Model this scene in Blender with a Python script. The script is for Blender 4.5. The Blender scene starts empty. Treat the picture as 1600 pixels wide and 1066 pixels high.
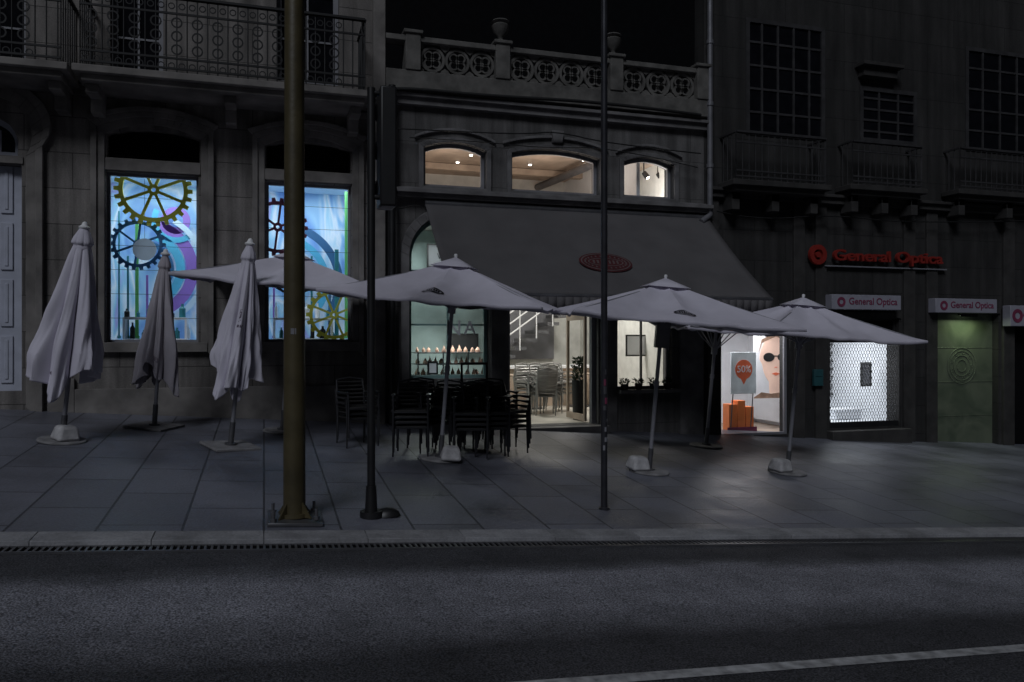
import bpy, math, random
from mathutils import Vector, Matrix, Quaternion
random.seed(7)
R=math.radians
TH=R(17.3); CT,ST=math.cos(TH),math.sin(TH); F=1244.0; EYE=1.6
W=11.46; KV=6.02; KF=5.80
# survey helper: photo bearing/elevation -> real position on the vertical plane y=v
def P(px,py,v):
    t=(px-800)/F; s=v/(CT-t*ST)
    return (s*(ST+t*CT), v, EYE+(533-py)/F*s)
def U(px,v=W): return P(px,533,v)[0]
def Z(px,py,v=W): return P(px,py,v)[2]
def gz(u,v): return (.23-.066*u+.056*(v-KV)) if v>=KF else .175-.066*u
def GP(px,py):
    t=(px-800)/F; a=ST+t*CT; b=CT-t*ST
    s=1.707/((py-533)/F-.066*a+.056*b)
    return (s*a,s*b,gz(s*a,s*b))
sc=bpy.context.scene
col=sc.collection
# ------------------------------------------------------------ materials
def newmat(name):
    m=bpy.data.materials.new(name); m.use_nodes=True
    nt=m.node_tree; b=nt.nodes['Principled BSDF']
    return m,nt,b
def mat(name,c,rough=.7,metal=0,noise=.2,ns=6,bump=0,emit=0,spec=.5,trans=0):
    m,nt,b=newmat(name); N=nt.nodes.new; L=nt.links.new
    b.inputs['Roughness'].default_value=rough; b.inputs['Metallic'].default_value=metal
    b.inputs['Specular IOR Level'].default_value=spec
    tc=N('ShaderNodeTexCoord'); no=N('ShaderNodeTexNoise'); no.inputs['Scale'].default_value=ns; no.inputs['Detail'].default_value=6
    L(tc.outputs['Object'],no.inputs['Vector'])
    r=N('ShaderNodeValToRGB'); r.color_ramp.elements[0].position=.3; r.color_ramp.elements[1].position=.7
    r.color_ramp.elements[0].color=[x*(1-noise) for x in c]+[1]; r.color_ramp.elements[1].color=[min(1,x*(1+noise)) for x in c]+[1]
    L(no.outputs['Fac'],r.inputs['Fac']); L(r.outputs['Color'],b.inputs['Base Color'])
    if emit:
        L(r.outputs['Color'],b.inputs['Emission Color']); b.inputs['Emission Strength'].default_value=emit
    if bump:
        n2=N('ShaderNodeTexNoise'); n2.inputs['Scale'].default_value=ns*5; n2.inputs['Detail'].default_value=8
        L(tc.outputs['Object'],n2.inputs['Vector'])
        bp=N('ShaderNodeBump'); bp.inputs['Strength'].default_value=bump; bp.inputs['Distance'].default_value=.01
        L(n2.outputs['Fac'],bp.inputs['Height']); L(bp.outputs['Normal'],b.inputs['Normal'])
    return m
def stone(name,c,bw=.95,bh=.42,rough=.85,stain=.5,plane='xz',mort=.012,var=.18,gloss=None,off=.5,patch=2.0,streak=False):
    m,nt,b=newmat(name); N=nt.nodes.new; L=nt.links.new
    b.inputs['Roughness'].default_value=rough
    tc=N('ShaderNodeTexCoord'); sx=N('ShaderNodeSeparateXYZ'); cx=N('ShaderNodeCombineXYZ')
    L(tc.outputs['Object'],sx.inputs[0])
    if plane=='xz': L(sx.outputs['X'],cx.inputs['X']); L(sx.outputs['Z'],cx.inputs['Y'])
    else: L(sx.outputs['Y'],cx.inputs['X']); L(sx.outputs['X'],cx.inputs['Y'])
    br=N('ShaderNodeTexBrick'); br.inputs['Scale'].default_value=1; br.inputs['Brick Width'].default_value=bw; br.inputs['Row Height'].default_value=bh
    br.inputs['Mortar Size'].default_value=mort; br.inputs['Mortar Smooth'].default_value=.3; br.offset=off
    br.inputs['Color1'].default_value=[x*(1-var) for x in c]+[1]; br.inputs['Color2'].default_value=[x*(1+var) for x in c]+[1]; br.inputs['Mortar'].default_value=[x*.3 for x in c]+[1]
    L(cx.outputs[0],br.inputs['Vector'])
    n1=N('ShaderNodeTexNoise'); n1.inputs['Scale'].default_value=patch; n1.inputs['Detail'].default_value=9; n1.inputs['Roughness'].default_value=.65
    mp=N('ShaderNodeMapping')
    if plane=='xz': mp.inputs['Scale'].default_value=(1,1,.35)
    L(tc.outputs['Object'],mp.inputs[0]); L(mp.outputs[0],n1.inputs['Vector'])
    r1=N('ShaderNodeValToRGB'); r1.color_ramp.elements[0].position=.34; r1.color_ramp.elements[1].position=.64
    r1.color_ramp.elements[0].color=(1-stain,)*3+(1,); r1.color_ramp.elements[1].color=(1.2,)*3+(1,)
    L(n1.outputs['Fac'],r1.inputs['Fac'])
    mx=N('ShaderNodeMix'); mx.data_type='RGBA'; mx.blend_type='MULTIPLY'; mx.inputs['Factor'].default_value=1
    L(br.outputs['Color'],mx.inputs['A']); L(r1.outputs['Color'],mx.inputs['B'])
    n2=N('ShaderNodeTexNoise'); n2.inputs['Scale'].default_value=55; n2.inputs['Detail'].default_value=5
    L(tc.outputs['Object'],n2.inputs['Vector'])
    r2=N('ShaderNodeMapRange'); r2.inputs['To Min'].default_value=.65; r2.inputs['To Max'].default_value=1.35
    L(n2.outputs['Fac'],r2.inputs['Value'])
    m2=N('ShaderNodeMix'); m2.data_type='RGBA'; m2.blend_type='MULTIPLY'; m2.inputs['Factor'].default_value=1
    L(mx.outputs['Result'],m2.inputs['A']); L(r2.outputs['Result'],m2.inputs['B'])
    res=m2.outputs['Result']
    if streak:
        m3=N('ShaderNodeMapping'); m3.inputs['Scale'].default_value=(5,5,.25); n3=N('ShaderNodeTexNoise'); n3.inputs['Scale'].default_value=1.3; n3.inputs['Detail'].default_value=6
        L(tc.outputs['Object'],m3.inputs[0]); L(m3.outputs[0],n3.inputs['Vector'])
        r3=N('ShaderNodeMapRange'); r3.inputs['From Min'].default_value=.35; r3.inputs['From Max'].default_value=.65; r3.inputs['To Min'].default_value=.6; r3.inputs['To Max'].default_value=1.2
        L(n3.outputs['Fac'],r3.inputs['Value']); m4=N('ShaderNodeMix'); m4.data_type='RGBA'; m4.blend_type='MULTIPLY'; m4.inputs['Factor'].default_value=1
        L(res,m4.inputs['A']); L(r3.outputs['Result'],m4.inputs['B']); res=m4.outputs['Result']
    L(res,b.inputs['Base Color'])
    ad=N('ShaderNodeMath'); ad.operation='MULTIPLY_ADD'; ad.inputs[1].default_value=-1.0
    L(br.outputs['Fac'],ad.inputs[0]); L(n2.outputs['Fac'],ad.inputs[2])
    bp=N('ShaderNodeBump'); bp.inputs['Strength'].default_value=.4; bp.inputs['Distance'].default_value=.012
    L(ad.outputs[0],bp.inputs['Height']); L(bp.outputs['Normal'],b.inputs['Normal'])
    if gloss:
        rr=N('ShaderNodeMapRange'); rr.inputs['From Min'].default_value=.35; rr.inputs['From Max'].default_value=.65
        rr.inputs['To Min'].default_value=gloss[0]; rr.inputs['To Max'].default_value=gloss[1]
        L(n1.outputs['Fac'],rr.inputs['Value']); L(rr.outputs['Result'],b.inputs['Roughness'])
    return m
def glassmat(name,tint=(1,1,1),refl=.06):
    m,nt,b=newmat(name); nt.nodes.remove(b); N=nt.nodes.new; L=nt.links.new
    o=nt.nodes['Material Output']; t=N('ShaderNodeBsdfTransparent'); t.inputs[0].default_value=(*tint,1)
    g=N('ShaderNodeBsdfGlossy'); g.inputs['Roughness'].default_value=.03
    fr=N('ShaderNodeFresnel'); fr.inputs[0].default_value=1.45
    mx=N('ShaderNodeMixShader'); L(fr.outputs[0],mx.inputs[0]); L(t.outputs[0],mx.inputs[1]); L(g.outputs[0],mx.inputs[2]); L(mx.outputs[0],o.inputs[0])
    return m
def display_mat(name):
    m,nt,b=newmat(name); N=nt.nodes.new; L=nt.links.new
    tc=N('ShaderNodeTexCoord'); mp=N('ShaderNodeMapping'); mp.inputs['Scale'].default_value=(1.3,1,.6); mp.inputs['Location'].default_value=(.3,0,.2); L(tc.outputs['Object'],mp.inputs[0])
    n=N('ShaderNodeTexNoise'); n.inputs['Scale'].default_value=1.3; n.inputs['Detail'].default_value=2; n.inputs['Distortion'].default_value=1.2; L(mp.outputs[0],n.inputs['Vector'])
    r=N('ShaderNodeValToRGB'); e=r.color_ramp.elements
    e[0].position=.32; e[0].color=(.18,.36,.72,1); e[1].position=.72; e[1].color=(.40,.70,.82,1)
    for p,c in ((.42,(.34,.60,.85,1)),(.5,(.80,.88,.95,1)),(.57,(.35,.66,.84,1)),(.64,(.42,.42,.80,1))):
        x=e.new(p); x.color=c
    L(n.outputs['Fac'],r.inputs[0]); L(r.outputs[0],b.inputs['Base Color']); b.inputs['Roughness'].default_value=.5
    L(r.outputs[0],b.inputs['Emission Color']); b.inputs['Emission Strength'].default_value=.08
    return m
def road_mat():
    m,nt,b=newmat('asphalt'); N=nt.nodes.new; L=nt.links.new
    tc=N('ShaderNodeTexCoord'); sx=N('ShaderNodeSeparateXYZ'); L(tc.outputs['Object'],sx.inputs[0])
    mpw=N('ShaderNodeMapping'); mpw.inputs['Scale'].default_value=(.35,1,1); L(tc.outputs['Object'],mpw.inputs[0])
    nw=N('ShaderNodeTexNoise'); nw.inputs['Scale'].default_value=1.3; nw.inputs['Detail'].default_value=7; nw.inputs['Roughness'].default_value=.6; L(mpw.outputs[0],nw.inputs['Vector'])
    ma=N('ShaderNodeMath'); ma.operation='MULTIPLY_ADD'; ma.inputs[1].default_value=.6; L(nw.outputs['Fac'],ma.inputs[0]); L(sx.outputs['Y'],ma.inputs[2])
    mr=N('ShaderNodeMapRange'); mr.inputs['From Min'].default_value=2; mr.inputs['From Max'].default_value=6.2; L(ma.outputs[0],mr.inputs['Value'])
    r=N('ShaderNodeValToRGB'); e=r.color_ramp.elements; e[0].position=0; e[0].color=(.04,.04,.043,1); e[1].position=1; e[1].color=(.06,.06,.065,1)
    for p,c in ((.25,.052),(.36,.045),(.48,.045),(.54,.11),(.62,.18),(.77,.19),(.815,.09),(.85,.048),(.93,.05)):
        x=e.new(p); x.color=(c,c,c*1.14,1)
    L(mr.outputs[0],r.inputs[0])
    n2=N('ShaderNodeTexNoise'); n2.inputs['Scale'].default_value=95; n2.inputs['Detail'].default_value=3; L(tc.outputs['Object'],n2.inputs['Vector'])
    r2=N('ShaderNodeValToRGB'); r2.color_ramp.elements[0].position=.38; r2.color_ramp.elements[1].position=.66
    r2.color_ramp.elements[0].color=(.4,.4,.4,1); r2.color_ramp.elements[1].color=(2.2,2.2,2.2,1); L(n2.outputs['Fac'],r2.inputs[0])
    n3=N('ShaderNodeTexNoise'); n3.inputs['Scale'].default_value=2.2; n3.inputs['Detail'].default_value=8; n3.inputs['Roughness'].default_value=.65; L(tc.outputs['Object'],n3.inputs['Vector'])
    r3=N('ShaderNodeMapRange'); r3.inputs['From Min'].default_value=.3; r3.inputs['From Max'].default_value=.7; r3.inputs['To Min'].default_value=.7; r3.inputs['To Max'].default_value=1.3; L(n3.outputs['Fac'],r3.inputs['Value'])
    m1=N('ShaderNodeMix'); m1.data_type='RGBA'; m1.blend_type='MULTIPLY'; m1.inputs['Factor'].default_value=1
    m2=N('ShaderNodeMix'); m2.data_type='RGBA'; m2.blend_type='MULTIPLY'; m2.inputs['Factor'].default_value=1
    L(r.outputs[0],m1.inputs['A']); L(r2.outputs[0],m1.inputs['B']); L(m1.outputs['Result'],m2.inputs['A']); L(r3.outputs['Result'],m2.inputs['B'])
    L(m2.outputs['Result'],b.inputs['Base Color']); b.inputs['Roughness'].default_value=.75; b.inputs['Specular IOR Level'].default_value=.3
    bp=N('ShaderNodeBump'); bp.inputs['Strength'].default_value=.8; bp.inputs['Distance'].default_value=.01
    L(n2.outputs['Fac'],bp.inputs['Height']); L(bp.outputs['Normal'],b.inputs['Normal'])
    return m
M={}
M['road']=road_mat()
M['slab']=stone('granite_paving',(.137,.141,.170),.95,.55,plane='yx',mort=.010,var=.12,stain=.42,gloss=(.33,.6),patch=.9)
M['kerb']=stone('granite_kerb',(.27,.27,.285),50,.72,plane='yx',mort=.002,var=.1,stain=.35,patch=3)
M['stoneA']=stone('pale_ashlar',(.185,.170,.160),1.1,.46,mort=.006,stain=.45,var=.09,streak=True)
M['stoneA2']=mat('moulded_granite',(.165,.153,.144),.85,noise=.4,ns=3,bump=.5)
M['stoneB']=stone('render_wall',(.118,.113,.112),1.5,.6,mort=.004,stain=.45,var=.06,streak=True)
M['stoneB2']=mat('pale_moulding',(.135,.130,.132),.8,noise=.35,ns=4,bump=.4)
M['stoneB3']=mat('balustrade_stone',(.105,.10,.093),.85,noise=.4,ns=5,bump=.4)
M['stoneC']=stone('falloff_ashlar',(.028,.0265,.026),1.2,.5,mort=.006,stain=.55,var=.1,streak=True)  # street-light falloff put into this building's stone colour
M['stoneC2']=mat('falloff_moulding',(.031,.029,.028),.85,noise=.35,ns=4,bump=.4)  # moulding colour darkened by the same painted light falloff
M['dark']=mat('dark_void',(.004,.004,.005),.9,spec=.1)
M['black']=mat('black_metal',(.012,.012,.013),.45,noise=.3)
M['iron']=mat('wrought_iron',(.008,.008,.009),.6,metal=.2)
M['olive']=mat('olive_paint',(.066,.053,.026),.45,noise=.3,ns=4,bump=.2)
M['greym']=mat('grey_metal',(.14,.14,.15),.4,metal=.6)
M['fabric']=mat('umbrella_fabric',(.58,.555,.635),.9,noise=.09,ns=3,bump=.12)
M['fabric2']=mat('umbrella_fabric_grey',(.36,.335,.37),.9,noise=.14,ns=3,bump=.12)  # greyer, darker tone than the other umbrella fabric
M['upole']=mat('umbrella_pole_paint',(.28,.28,.31),.4,metal=.2,noise=.1)
M['conc']=mat('white_concrete',(.45,.44,.45),.9,noise=.3,ns=8,bump=.5)
M['baseplate']=mat('base_slab',(.20,.195,.20),.9,noise=.3,ns=8,bump=.5)
M['awn']=mat('grey_awning',(.102,.097,.10),.9,noise=.12,ns=2,spec=.2)
M['white']=mat('white_paint',(.75,.75,.76),.5,noise=.05)
M['wdoor']=mat('white_door_paint',(.42,.44,.52),.5,noise=.1)
M['wframe']=mat('grey_window_frame',(.20,.20,.22),.5,noise=.1)
M['dframe']=mat('dark_timber',(.03,.03,.032),.5,noise=.2)
M['gframe']=mat('green_frame',(.18,.30,.29),.5,noise=.1)
M['glass']=glassmat('clear_glass')
M['dglass']=mat('dark_glass',(.006,.006,.008),.06,noise=.3)
M['disp']=display_mat('window_display_print')
M['cyanw']=mat('pale_blue_lining',(.60,.76,.90),.6,noise=.05)
M['warm']=mat('neutral_white_wall',(.70,.70,.67),.7,noise=.1)
M['tealw']=mat('pale_grey_green_wall',(.40,.50,.49),.7,noise=.25,ns=2)
M['wood']=mat('pale_wood',(.42,.33,.26),.6,noise=.25,ns=3)
M['cfloor']=mat('cream_floor',(.58,.55,.49),.35,noise=.2,ns=2)
M['optw']=mat('shop_white',(.8,.82,.85),.5,noise=.04)
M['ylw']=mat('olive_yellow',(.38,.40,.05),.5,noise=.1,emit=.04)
M['blu']=mat('slate_blue',(.04,.14,.30),.5,noise=.1)
M['drk']=mat('maroon_dark',(.20,.05,.10),.5,noise=.1)
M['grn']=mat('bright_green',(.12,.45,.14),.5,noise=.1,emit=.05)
M['teal']=mat('teal_strip',(.03,.22,.26),.5,noise=.1)
M['tealb']=mat('dim_teal_paint',(.02,.08,.09),.5,noise=.1)
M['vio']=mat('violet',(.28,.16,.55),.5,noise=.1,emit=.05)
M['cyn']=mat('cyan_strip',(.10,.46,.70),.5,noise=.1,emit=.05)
M['red']=mat('red_letter',(.18,.018,.014),.6,noise=.15,spec=.2,emit=.03)
M['maroon']=mat('maroon_print',(.18,.03,.07),.6)
M['orange']=mat('orange_card',(.80,.22,.06),.5,noise=.1)
M['redp']=mat('red_print',(.85,.18,.08),.5,noise=.1)
M['pboard']=mat('pale_grey_print',(.66,.72,.74),.5,noise=.22,ns=4,emit=.05)
M['panel']=mat('sign_panel',(.29,.285,.335),.5,noise=.08)
M['skin']=mat('printed_skin',(.90,.62,.50),.6,noise=.14,ns=3,emit=.10)
M['hairp']=mat('printed_hair',(.30,.19,.13),.6,noise=.35,ns=9)
M['lamp']=mat('lamp_glow',(1,.93,.8),.5,noise=.01,emit=9)
M['lampc']=mat('cool_lamp_glow',(.8,1,.7),.5,noise=.01,emit=.8)
M['wire']=mat('cable_black',(.006,.006,.006),.7)
M['leaf']=mat('plant_leaf',(.02,.045,.02),.6,noise=.4)
M['wicker']=mat('dark_woven',(.012,.011,.011),.6,noise=.3,ns=40,bump=.5)
M['alu']=mat('shaded_chair_metal',(.05,.05,.055),.35,metal=.6)  # shade under the awning put into the chair metal's colour
M['palealu']=mat('pale_chair_metal',(.34,.33,.32),.4,metal=.3)
M['glogo']=mat('awning_emblem_red',(.075,.02,.023),.85,spec=.15)
M['glogo2']=mat('awning_emblem_pale',(.12,.09,.09),.85,spec=.15)
M['pink']=mat('pastry_mix',(.7,.4,.3),.6,noise=.6,ns=25)
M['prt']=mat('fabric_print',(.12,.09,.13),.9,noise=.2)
# ------------------------------------------------------------ geometry
class G:
    def __init__(s): s.v=[]; s.f=[]; s.m=[]
    def add(s,vs,fs,m=0):
        o=len(s.v); s.v+= [tuple(x) for x in vs]; s.f+=[tuple(o+i for i in f) for f in fs]; s.m+=[m]*len(fs)
    def box(s,x0,y0,z0,x1,y1,z1,m=0):
        s.add([(x0,y0,z0),(x1,y0,z0),(x1,y1,z0),(x0,y1,z0),(x0,y0,z1),(x1,y0,z1),(x1,y1,z1),(x0,y1,z1)],
              [(0,3,2,1),(4,5,6,7),(0,1,5,4),(1,2,6,5),(2,3,7,6),(3,0,4,7)],m)
    def cyl(s,p0,p1,r0,r1=None,n=12,m=0,caps=True):
        r1=r0 if r1 is None else r1; p0=Vector(p0); p1=Vector(p1); d=(p1-p0).normalized()
        a=d.orthogonal().normalized(); b=d.cross(a); vs=[]
        for p,r in((p0,r0),(p1,r1)):
            for i in range(n):
                t=2*math.pi*i/n; vs.append(p+(a*math.cos(t)+b*math.sin(t))*r)
        fs=[(i,(i+1)%n,n+(i+1)%n,n+i) for i in range(n)]
        if caps: fs+=[tuple(reversed(range(n))),tuple(range(n,2*n))]
        s.add(vs,fs,m)
    def tube(s,pts,r,n=8,m=0):
        for a,b in zip(pts[:-1],pts[1:]): s.cyl(a,b,r,n=n,m=m)
    def prism(s,pts,y0,y1,m=0):
        n=len(pts); vs=[(p[0],y0,p[1]) for p in pts]+[(p[0],y1,p[1]) for p in pts]
        s.add(vs,[tuple(range(n)),tuple(reversed(range(n,2*n)))]+[(i,n+i,n+(i+1)%n,(i+1)%n) for i in range(n)],m)
    def band(s,a,b,y0,y1,closed=True,m=0):
        n=len(a)
        for i in range(n if closed else n-1):
            j=(i+1)%n; s.prism([a[i],a[j],b[j],b[i]],y0,y1,m)
    def ring(s,cx,cz,r0,r1,y0,y1,n=32,m=0):
        a=[(cx+r0*math.cos(2*math.pi*i/n),cz+r0*math.sin(2*math.pi*i/n)) for i in range(n)]
        b=[(cx+r1*math.cos(2*math.pi*i/n),cz+r1*math.sin(2*math.pi*i/n)) for i in range(n)]
        s.band(a,b,y0,y1,True,m)
    def arc(s,cx,cz,r0,r1,a0,a1,y0,y1,n=24,m=0):
        a=[(cx+r0*math.cos(a0+(a1-a0)*i/n),cz+r0*math.sin(a0+(a1-a0)*i/n)) for i in range(n+1)]
        b=[(cx+r1*math.cos(a0+(a1-a0)*i/n),cz+r1*math.sin(a0+(a1-a0)*i/n)) for i in range(n+1)]
        s.band(a,b,y0,y1,False,m)
    def lathe(s,prof,c=(0,0,0),n=20,m=0):
        vs=[];k=len(prof)
        for r,z in prof:
            for i in range(n):
                t=2*math.pi*i/n; vs.append((c[0]+r*math.cos(t),c[1]+r*math.sin(t),c[2]+z))
        fs=[(j*n+i,j*n+(i+1)%n,(j+1)*n+(i+1)%n,(j+1)*n+i) for j in range(k-1) for i in range(n)]
        s.add(vs,fs,m)
    def obj(s,name,mats,parent=None,world=False,smooth=True,bevel=0,solid=0):
        me=bpy.data.meshes.new(name)
        o0=Vector(parent.location) if (world and parent) else Vector((0,0,0))
        me.from_pydata([Vector(v)-o0 for v in s.v],[],s.f)
        if not isinstance(mats,(list,tuple)): mats=[mats]
        for m in mats: me.materials.append(M[m] if isinstance(m,str) else m)
        me.polygons.foreach_set('material_index',s.m)
        if smooth:
            me.shade_smooth(); me.set_sharp_from_angle(angle=R(38))
        me.update(); o=bpy.data.objects.new(name,me); col.objects.link(o)
        if parent: o.parent=parent
        if solid:
            md=o.modifiers.new('s','SOLIDIFY'); md.thickness=solid; md.offset=0
        if bevel:
            md=o.modifiers.new('b','BEVEL'); md.width=bevel; md.segments=2; md.limit_method='ANGLE'
        return o
def thing(name,label,cat,loc=(0,0,0),group=None):
    e=bpy.data.objects.new(name,None); e.location=loc; e.empty_display_size=.2; col.objects.link(e)
    e['label']=label; e['category']=cat
    if group: e['group']=group
    return e
def sub(name,parent):
    e=bpy.data.objects.new(name,None); col.objects.link(e); e.parent=parent; return e
def tag(o,label,cat,group=None):
    o['label']=label; o['category']=cat
    if group: o['group']=group
    return o
def outline(u0,u1,z0,z1,rise=0,n=16):
    if rise<=0: return [(u0,z0),(u0,z1),(u1,z1),(u1,z0)]
    hw=(u1-u0)/2; c=(u0+u1)/2; zs=z1-rise; RR=(hw*hw+rise*rise)/(2*rise); cz=z1-RR
    a0=math.atan2(zs-cz,-hw); a1=math.atan2(zs-cz,hw)
    if a0<0: a0+=2*math.pi
    return [(u0,z0)]+[(c+RR*math.cos(a0+(a1-a0)*i/n),cz+RR*math.sin(a0+(a1-a0)*i/n)) for i in range(n+1)]+[(u1,z0)]
def grow(pts,d):
    us=[p[0] for p in pts]; zs=[p[1] for p in pts]; cu=(min(us)+max(us))/2; cz=(min(zs)+max(zs))/2
    fu=(max(us)-min(us)+2*d)/(max(us)-min(us)); fz=(max(zs)-min(zs)+2*d)/(max(zs)-min(zs))
    return [(cu+(p[0]-cu)*fu,cz+(p[1]-cz)*fz) for p in pts]
def wallgeo(u0,u1,z0,z1,v,th,ops):
    g=G()
    us=sorted({u0,u1}|{o[0] for o in ops}|{o[1] for o in ops}); zs=sorted({z0,z1}|{o[2] for o in ops}|{o[3] for o in ops})
    vid={}
    def vi(i,j,k):
        if (i,j,k) not in vid:
            vid[(i,j,k)]=len(g.v); g.v.append((us[i],v+k*th,zs[j]))
        return vid[(i,j,k)]
    nu,nz=len(us)-1,len(zs)-1
    def solid(i,j):
        if i<0 or j<0 or i>=nu or j>=nz: return False
        c=((us[i]+us[i+1])/2,(zs[j]+zs[j+1])/2)
        return not any(o[0]<c[0]<o[1] and o[2]<c[1]<o[3] for o in ops)
    def f(*a): g.f.append(a); g.m.append(0)
    for i in range(nu):
        for j in range(nz):
            if not solid(i,j): continue
            f(vi(i,j,0),vi(i+1,j,0),vi(i+1,j+1,0),vi(i,j+1,0))
            f(vi(i,j,1),vi(i,j+1,1),vi(i+1,j+1,1),vi(i+1,j,1))
            if not solid(i-1,j): f(vi(i,j,0),vi(i,j+1,0),vi(i,j+1,1),vi(i,j,1))
            if not solid(i+1,j): f(vi(i+1,j,0),vi(i+1,j,1),vi(i+1,j+1,1),vi(i+1,j+1,0))
            if not solid(i,j-1): f(vi(i,j,0),vi(i,j,1),vi(i+1,j,1),vi(i+1,j,0))
            if not solid(i,j+1): f(vi(i,j+1,0),vi(i+1,j+1,0),vi(i+1,j+1,1),vi(i,j+1,1))
    for o in ops:
        if len(o)>4 and o[4]>0:
            pts=outline(*o[:4],o[4])[1:-1]
            for a,b in zip(pts[:-1],pts[1:]):
                g.prism([(a[0],a[1]),(a[0],o[3]),(b[0],o[3]),(b[0],b[1])],v,v+th)
    return g
def window(parent,o,v,fw=.06,fm='wframe',pm='glass',nx=0,nz=0,depth=.06,name='window',bar=.025):
    w=sub(name,parent); rise=o[4] if len(o)>4 else 0
    pts=outline(*o[:4],rise); inn=grow(pts,-fw); g=G(); g.band(pts,inn,v,v+depth)
    u0,u1,z0,z1=o[:4]
    for i in range(nx):
        x=u0+(u1-u0)*(i+1)/(nx+1); g.box(x-bar/2,v+.008,z0+fw,x+bar/2,v+depth-.008,z1-fw-rise*.2)
    for i in range(nz):
        z=z0+(z1-z0)*(i+1)/(nz+1); g.box(u0+fw,v+.012,z-bar/2,u1-fw,v+depth-.012,z+bar/2)
    a=g.obj('frame',fm); a.parent=w; a.location=-Vector(parent.location)
    g=G(); g.add([(p[0],v+depth*.5,p[1]) for p in inn],[tuple(range(len(inn)))]); a=g.obj('pane',pm,smooth=False); a.parent=w; a.location=-Vector(parent.location)
    return w
def room(u0,u1,v0,v1,z0,z1,mats,parent,name='shop_interior'):
    g=G()
    q=lambda a,m:g.add(a,[(0,1,2,3)],m)
    q([(u0,v1,z0),(u1,v1,z0),(u1,v1,z1),(u0,v1,z1)],0)
    q([(u0,v0,z0),(u0,v1,z0),(u0,v1,z1),(u0,v0,z1)],1); q([(u1,v0,z0),(u1,v0,z1),(u1,v1,z1),(u1,v1,z0)],1)
    q([(u0,v0,z0),(u1,v0,z0),(u1,v1,z0),(u0,v1,z0)],2); q([(u0,v0,z1),(u0,v1,z1),(u1,v1,z1),(u1,v0,z1)],3)
    return g.obj(name,mats,parent,world=True,smooth=False,solid=0)
def text(s,u0,u1,zc,v,mt,parent=None,name='lettering',ext=.008,h=None,bold=0):
    cu=bpy.data.curves.new('t','FONT'); cu.body=s; cu.extrude=ext; cu.size=1; cu.align_x='LEFT'; cu.offset=bold
    o=bpy.data.objects.new('t',cu); col.objects.link(o); dg=bpy.context.evaluated_depsgraph_get()
    me=bpy.data.meshes.new_from_object(o.evaluated_get(dg)); bpy.data.objects.remove(o)
    xs=[p.co.x for p in me.vertices]; ys=[p.co.y for p in me.vertices]
    k=(u1-u0)/(max(xs)-min(xs)); kz=k if h is None else h/(max(ys)-min(ys)); x0=min(xs); cy=(min(ys)+max(ys))/2
    off=Vector(parent.location) if parent else Vector((0,0,0))
    for p in me.vertices: p.co=Vector((u0+(p.co.x-x0)*k,v-p.co.z,zc+(p.co.y-cy)*kz))-off
    me.materials.clear(); me.materials.append(M[mt]); o=bpy.data.objects.new(name,me); col.objects.link(o)
    if parent:o.parent=parent
    return o
def area(loc,sx,sy,w,c,rot=(0,0,0),spread=180):
    l=bpy.data.lights.new('shop_and_fill_light','AREA'); l.shape='RECTANGLE'; l.size=sx; l.size_y=sy; l.energy=w; l.color=c; l.spread=R(spread)
    o=bpy.data.objects.new('shop_and_fill_light',l); o.location=loc; o.rotation_euler=rot; col.objects.link(o); return o
# ------------------------------------------------------------ ground
def sheet(name,u0,u1,vs,zf,mt,n=1):
    g=G()
    for i in range(len(vs)-1):
        a,b=vs[i],vs[i+1]; g.add([(u0,a,zf(u0,a)),(u1,a,zf(u1,a)),(u1,b,zf(u1,b)),(u0,b,zf(u0,b))],[(0,1,2,3)])
    o=g.obj(name,mt,smooth=False); o['kind']='structure'; return o
RZ=.175
sheet('ground',-150,150,[-150,150],lambda u,v:-.35-.066*u,'road')
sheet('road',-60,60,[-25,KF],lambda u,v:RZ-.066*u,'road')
sheet('pavement',-60,60,[KV,W+.6],gz,'slab')
g=G()
zt=lambda u,v:gz(u,v)+.003
for i in range(-40,70):
    a=i*.72+.002; b=a+.716
    v0,v1=KF,KV
    g.add([(a,v0,-.6-.066*a),(b,v0,-.6-.066*b),(b,v1,-.6-.066*b),(a,v1,-.6-.066*a),(a,v0,zt(a,KF)),(b,v0,zt(b,KF)),(b,v1,zt(b,v1)),(a,v1,zt(a,v1))],
       [(4,5,6,7),(0,1,5,4),(1,2,6,5),(2,3,7,6),(3,0,4,7)])
k=g.obj('kerb','kerb',bevel=.004); k['kind']='structure'
g=G(); lv=lambda u:3.255+.021*u
g.add([(-25,lv(-25)-.045,RZ+.004+25*.066),(25,lv(25)-.045,RZ+.004-25*.066),(25,lv(25)+.045,RZ+.004-25*.066),(-25,lv(-25)+.045,RZ+.004+25*.066)],[(0,1,2,3)])
mk=mat('worn_road_paint',(.36,.36,.37),.7,noise=.5,ns=14); o=g.obj('road_marking',mk,smooth=False); o['kind']='structure'
# drain grate
g=G(); gu0,gu1=-4.5,8.6
rz=lambda u:RZ-.066*u
def sl(g,u0,u1,v0,v1,za,zb,m=0):
    g.add([(u0,v0,rz(u0)+za),(u1,v0,rz(u1)+za),(u1,v1,rz(u1)+za),(u0,v1,rz(u0)+za),(u0,v0,rz(u0)+zb),(u1,v0,rz(u1)+zb),(u1,v1,rz(u1)+zb),(u0,v1,rz(u0)+zb)],
              [(0,3,2,1),(4,5,6,7),(0,1,5,4),(1,2,6,5),(2,3,7,6),(3,0,4,7)],m)
GA,GB=KF-.15,KF-.004
sl(g,gu0,gu1,GA,GB,.002,.006,1)
sl(g,gu0,gu1,GA-.01,GA+.01,.001,.016); sl(g,gu0,gu1,GB-.014,GB,.007,.016)
u=gu0
while u<gu1:
    sl(g,u,u+.016,GA+.01,GB-.014,.0065,.016); u+=.042
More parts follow.
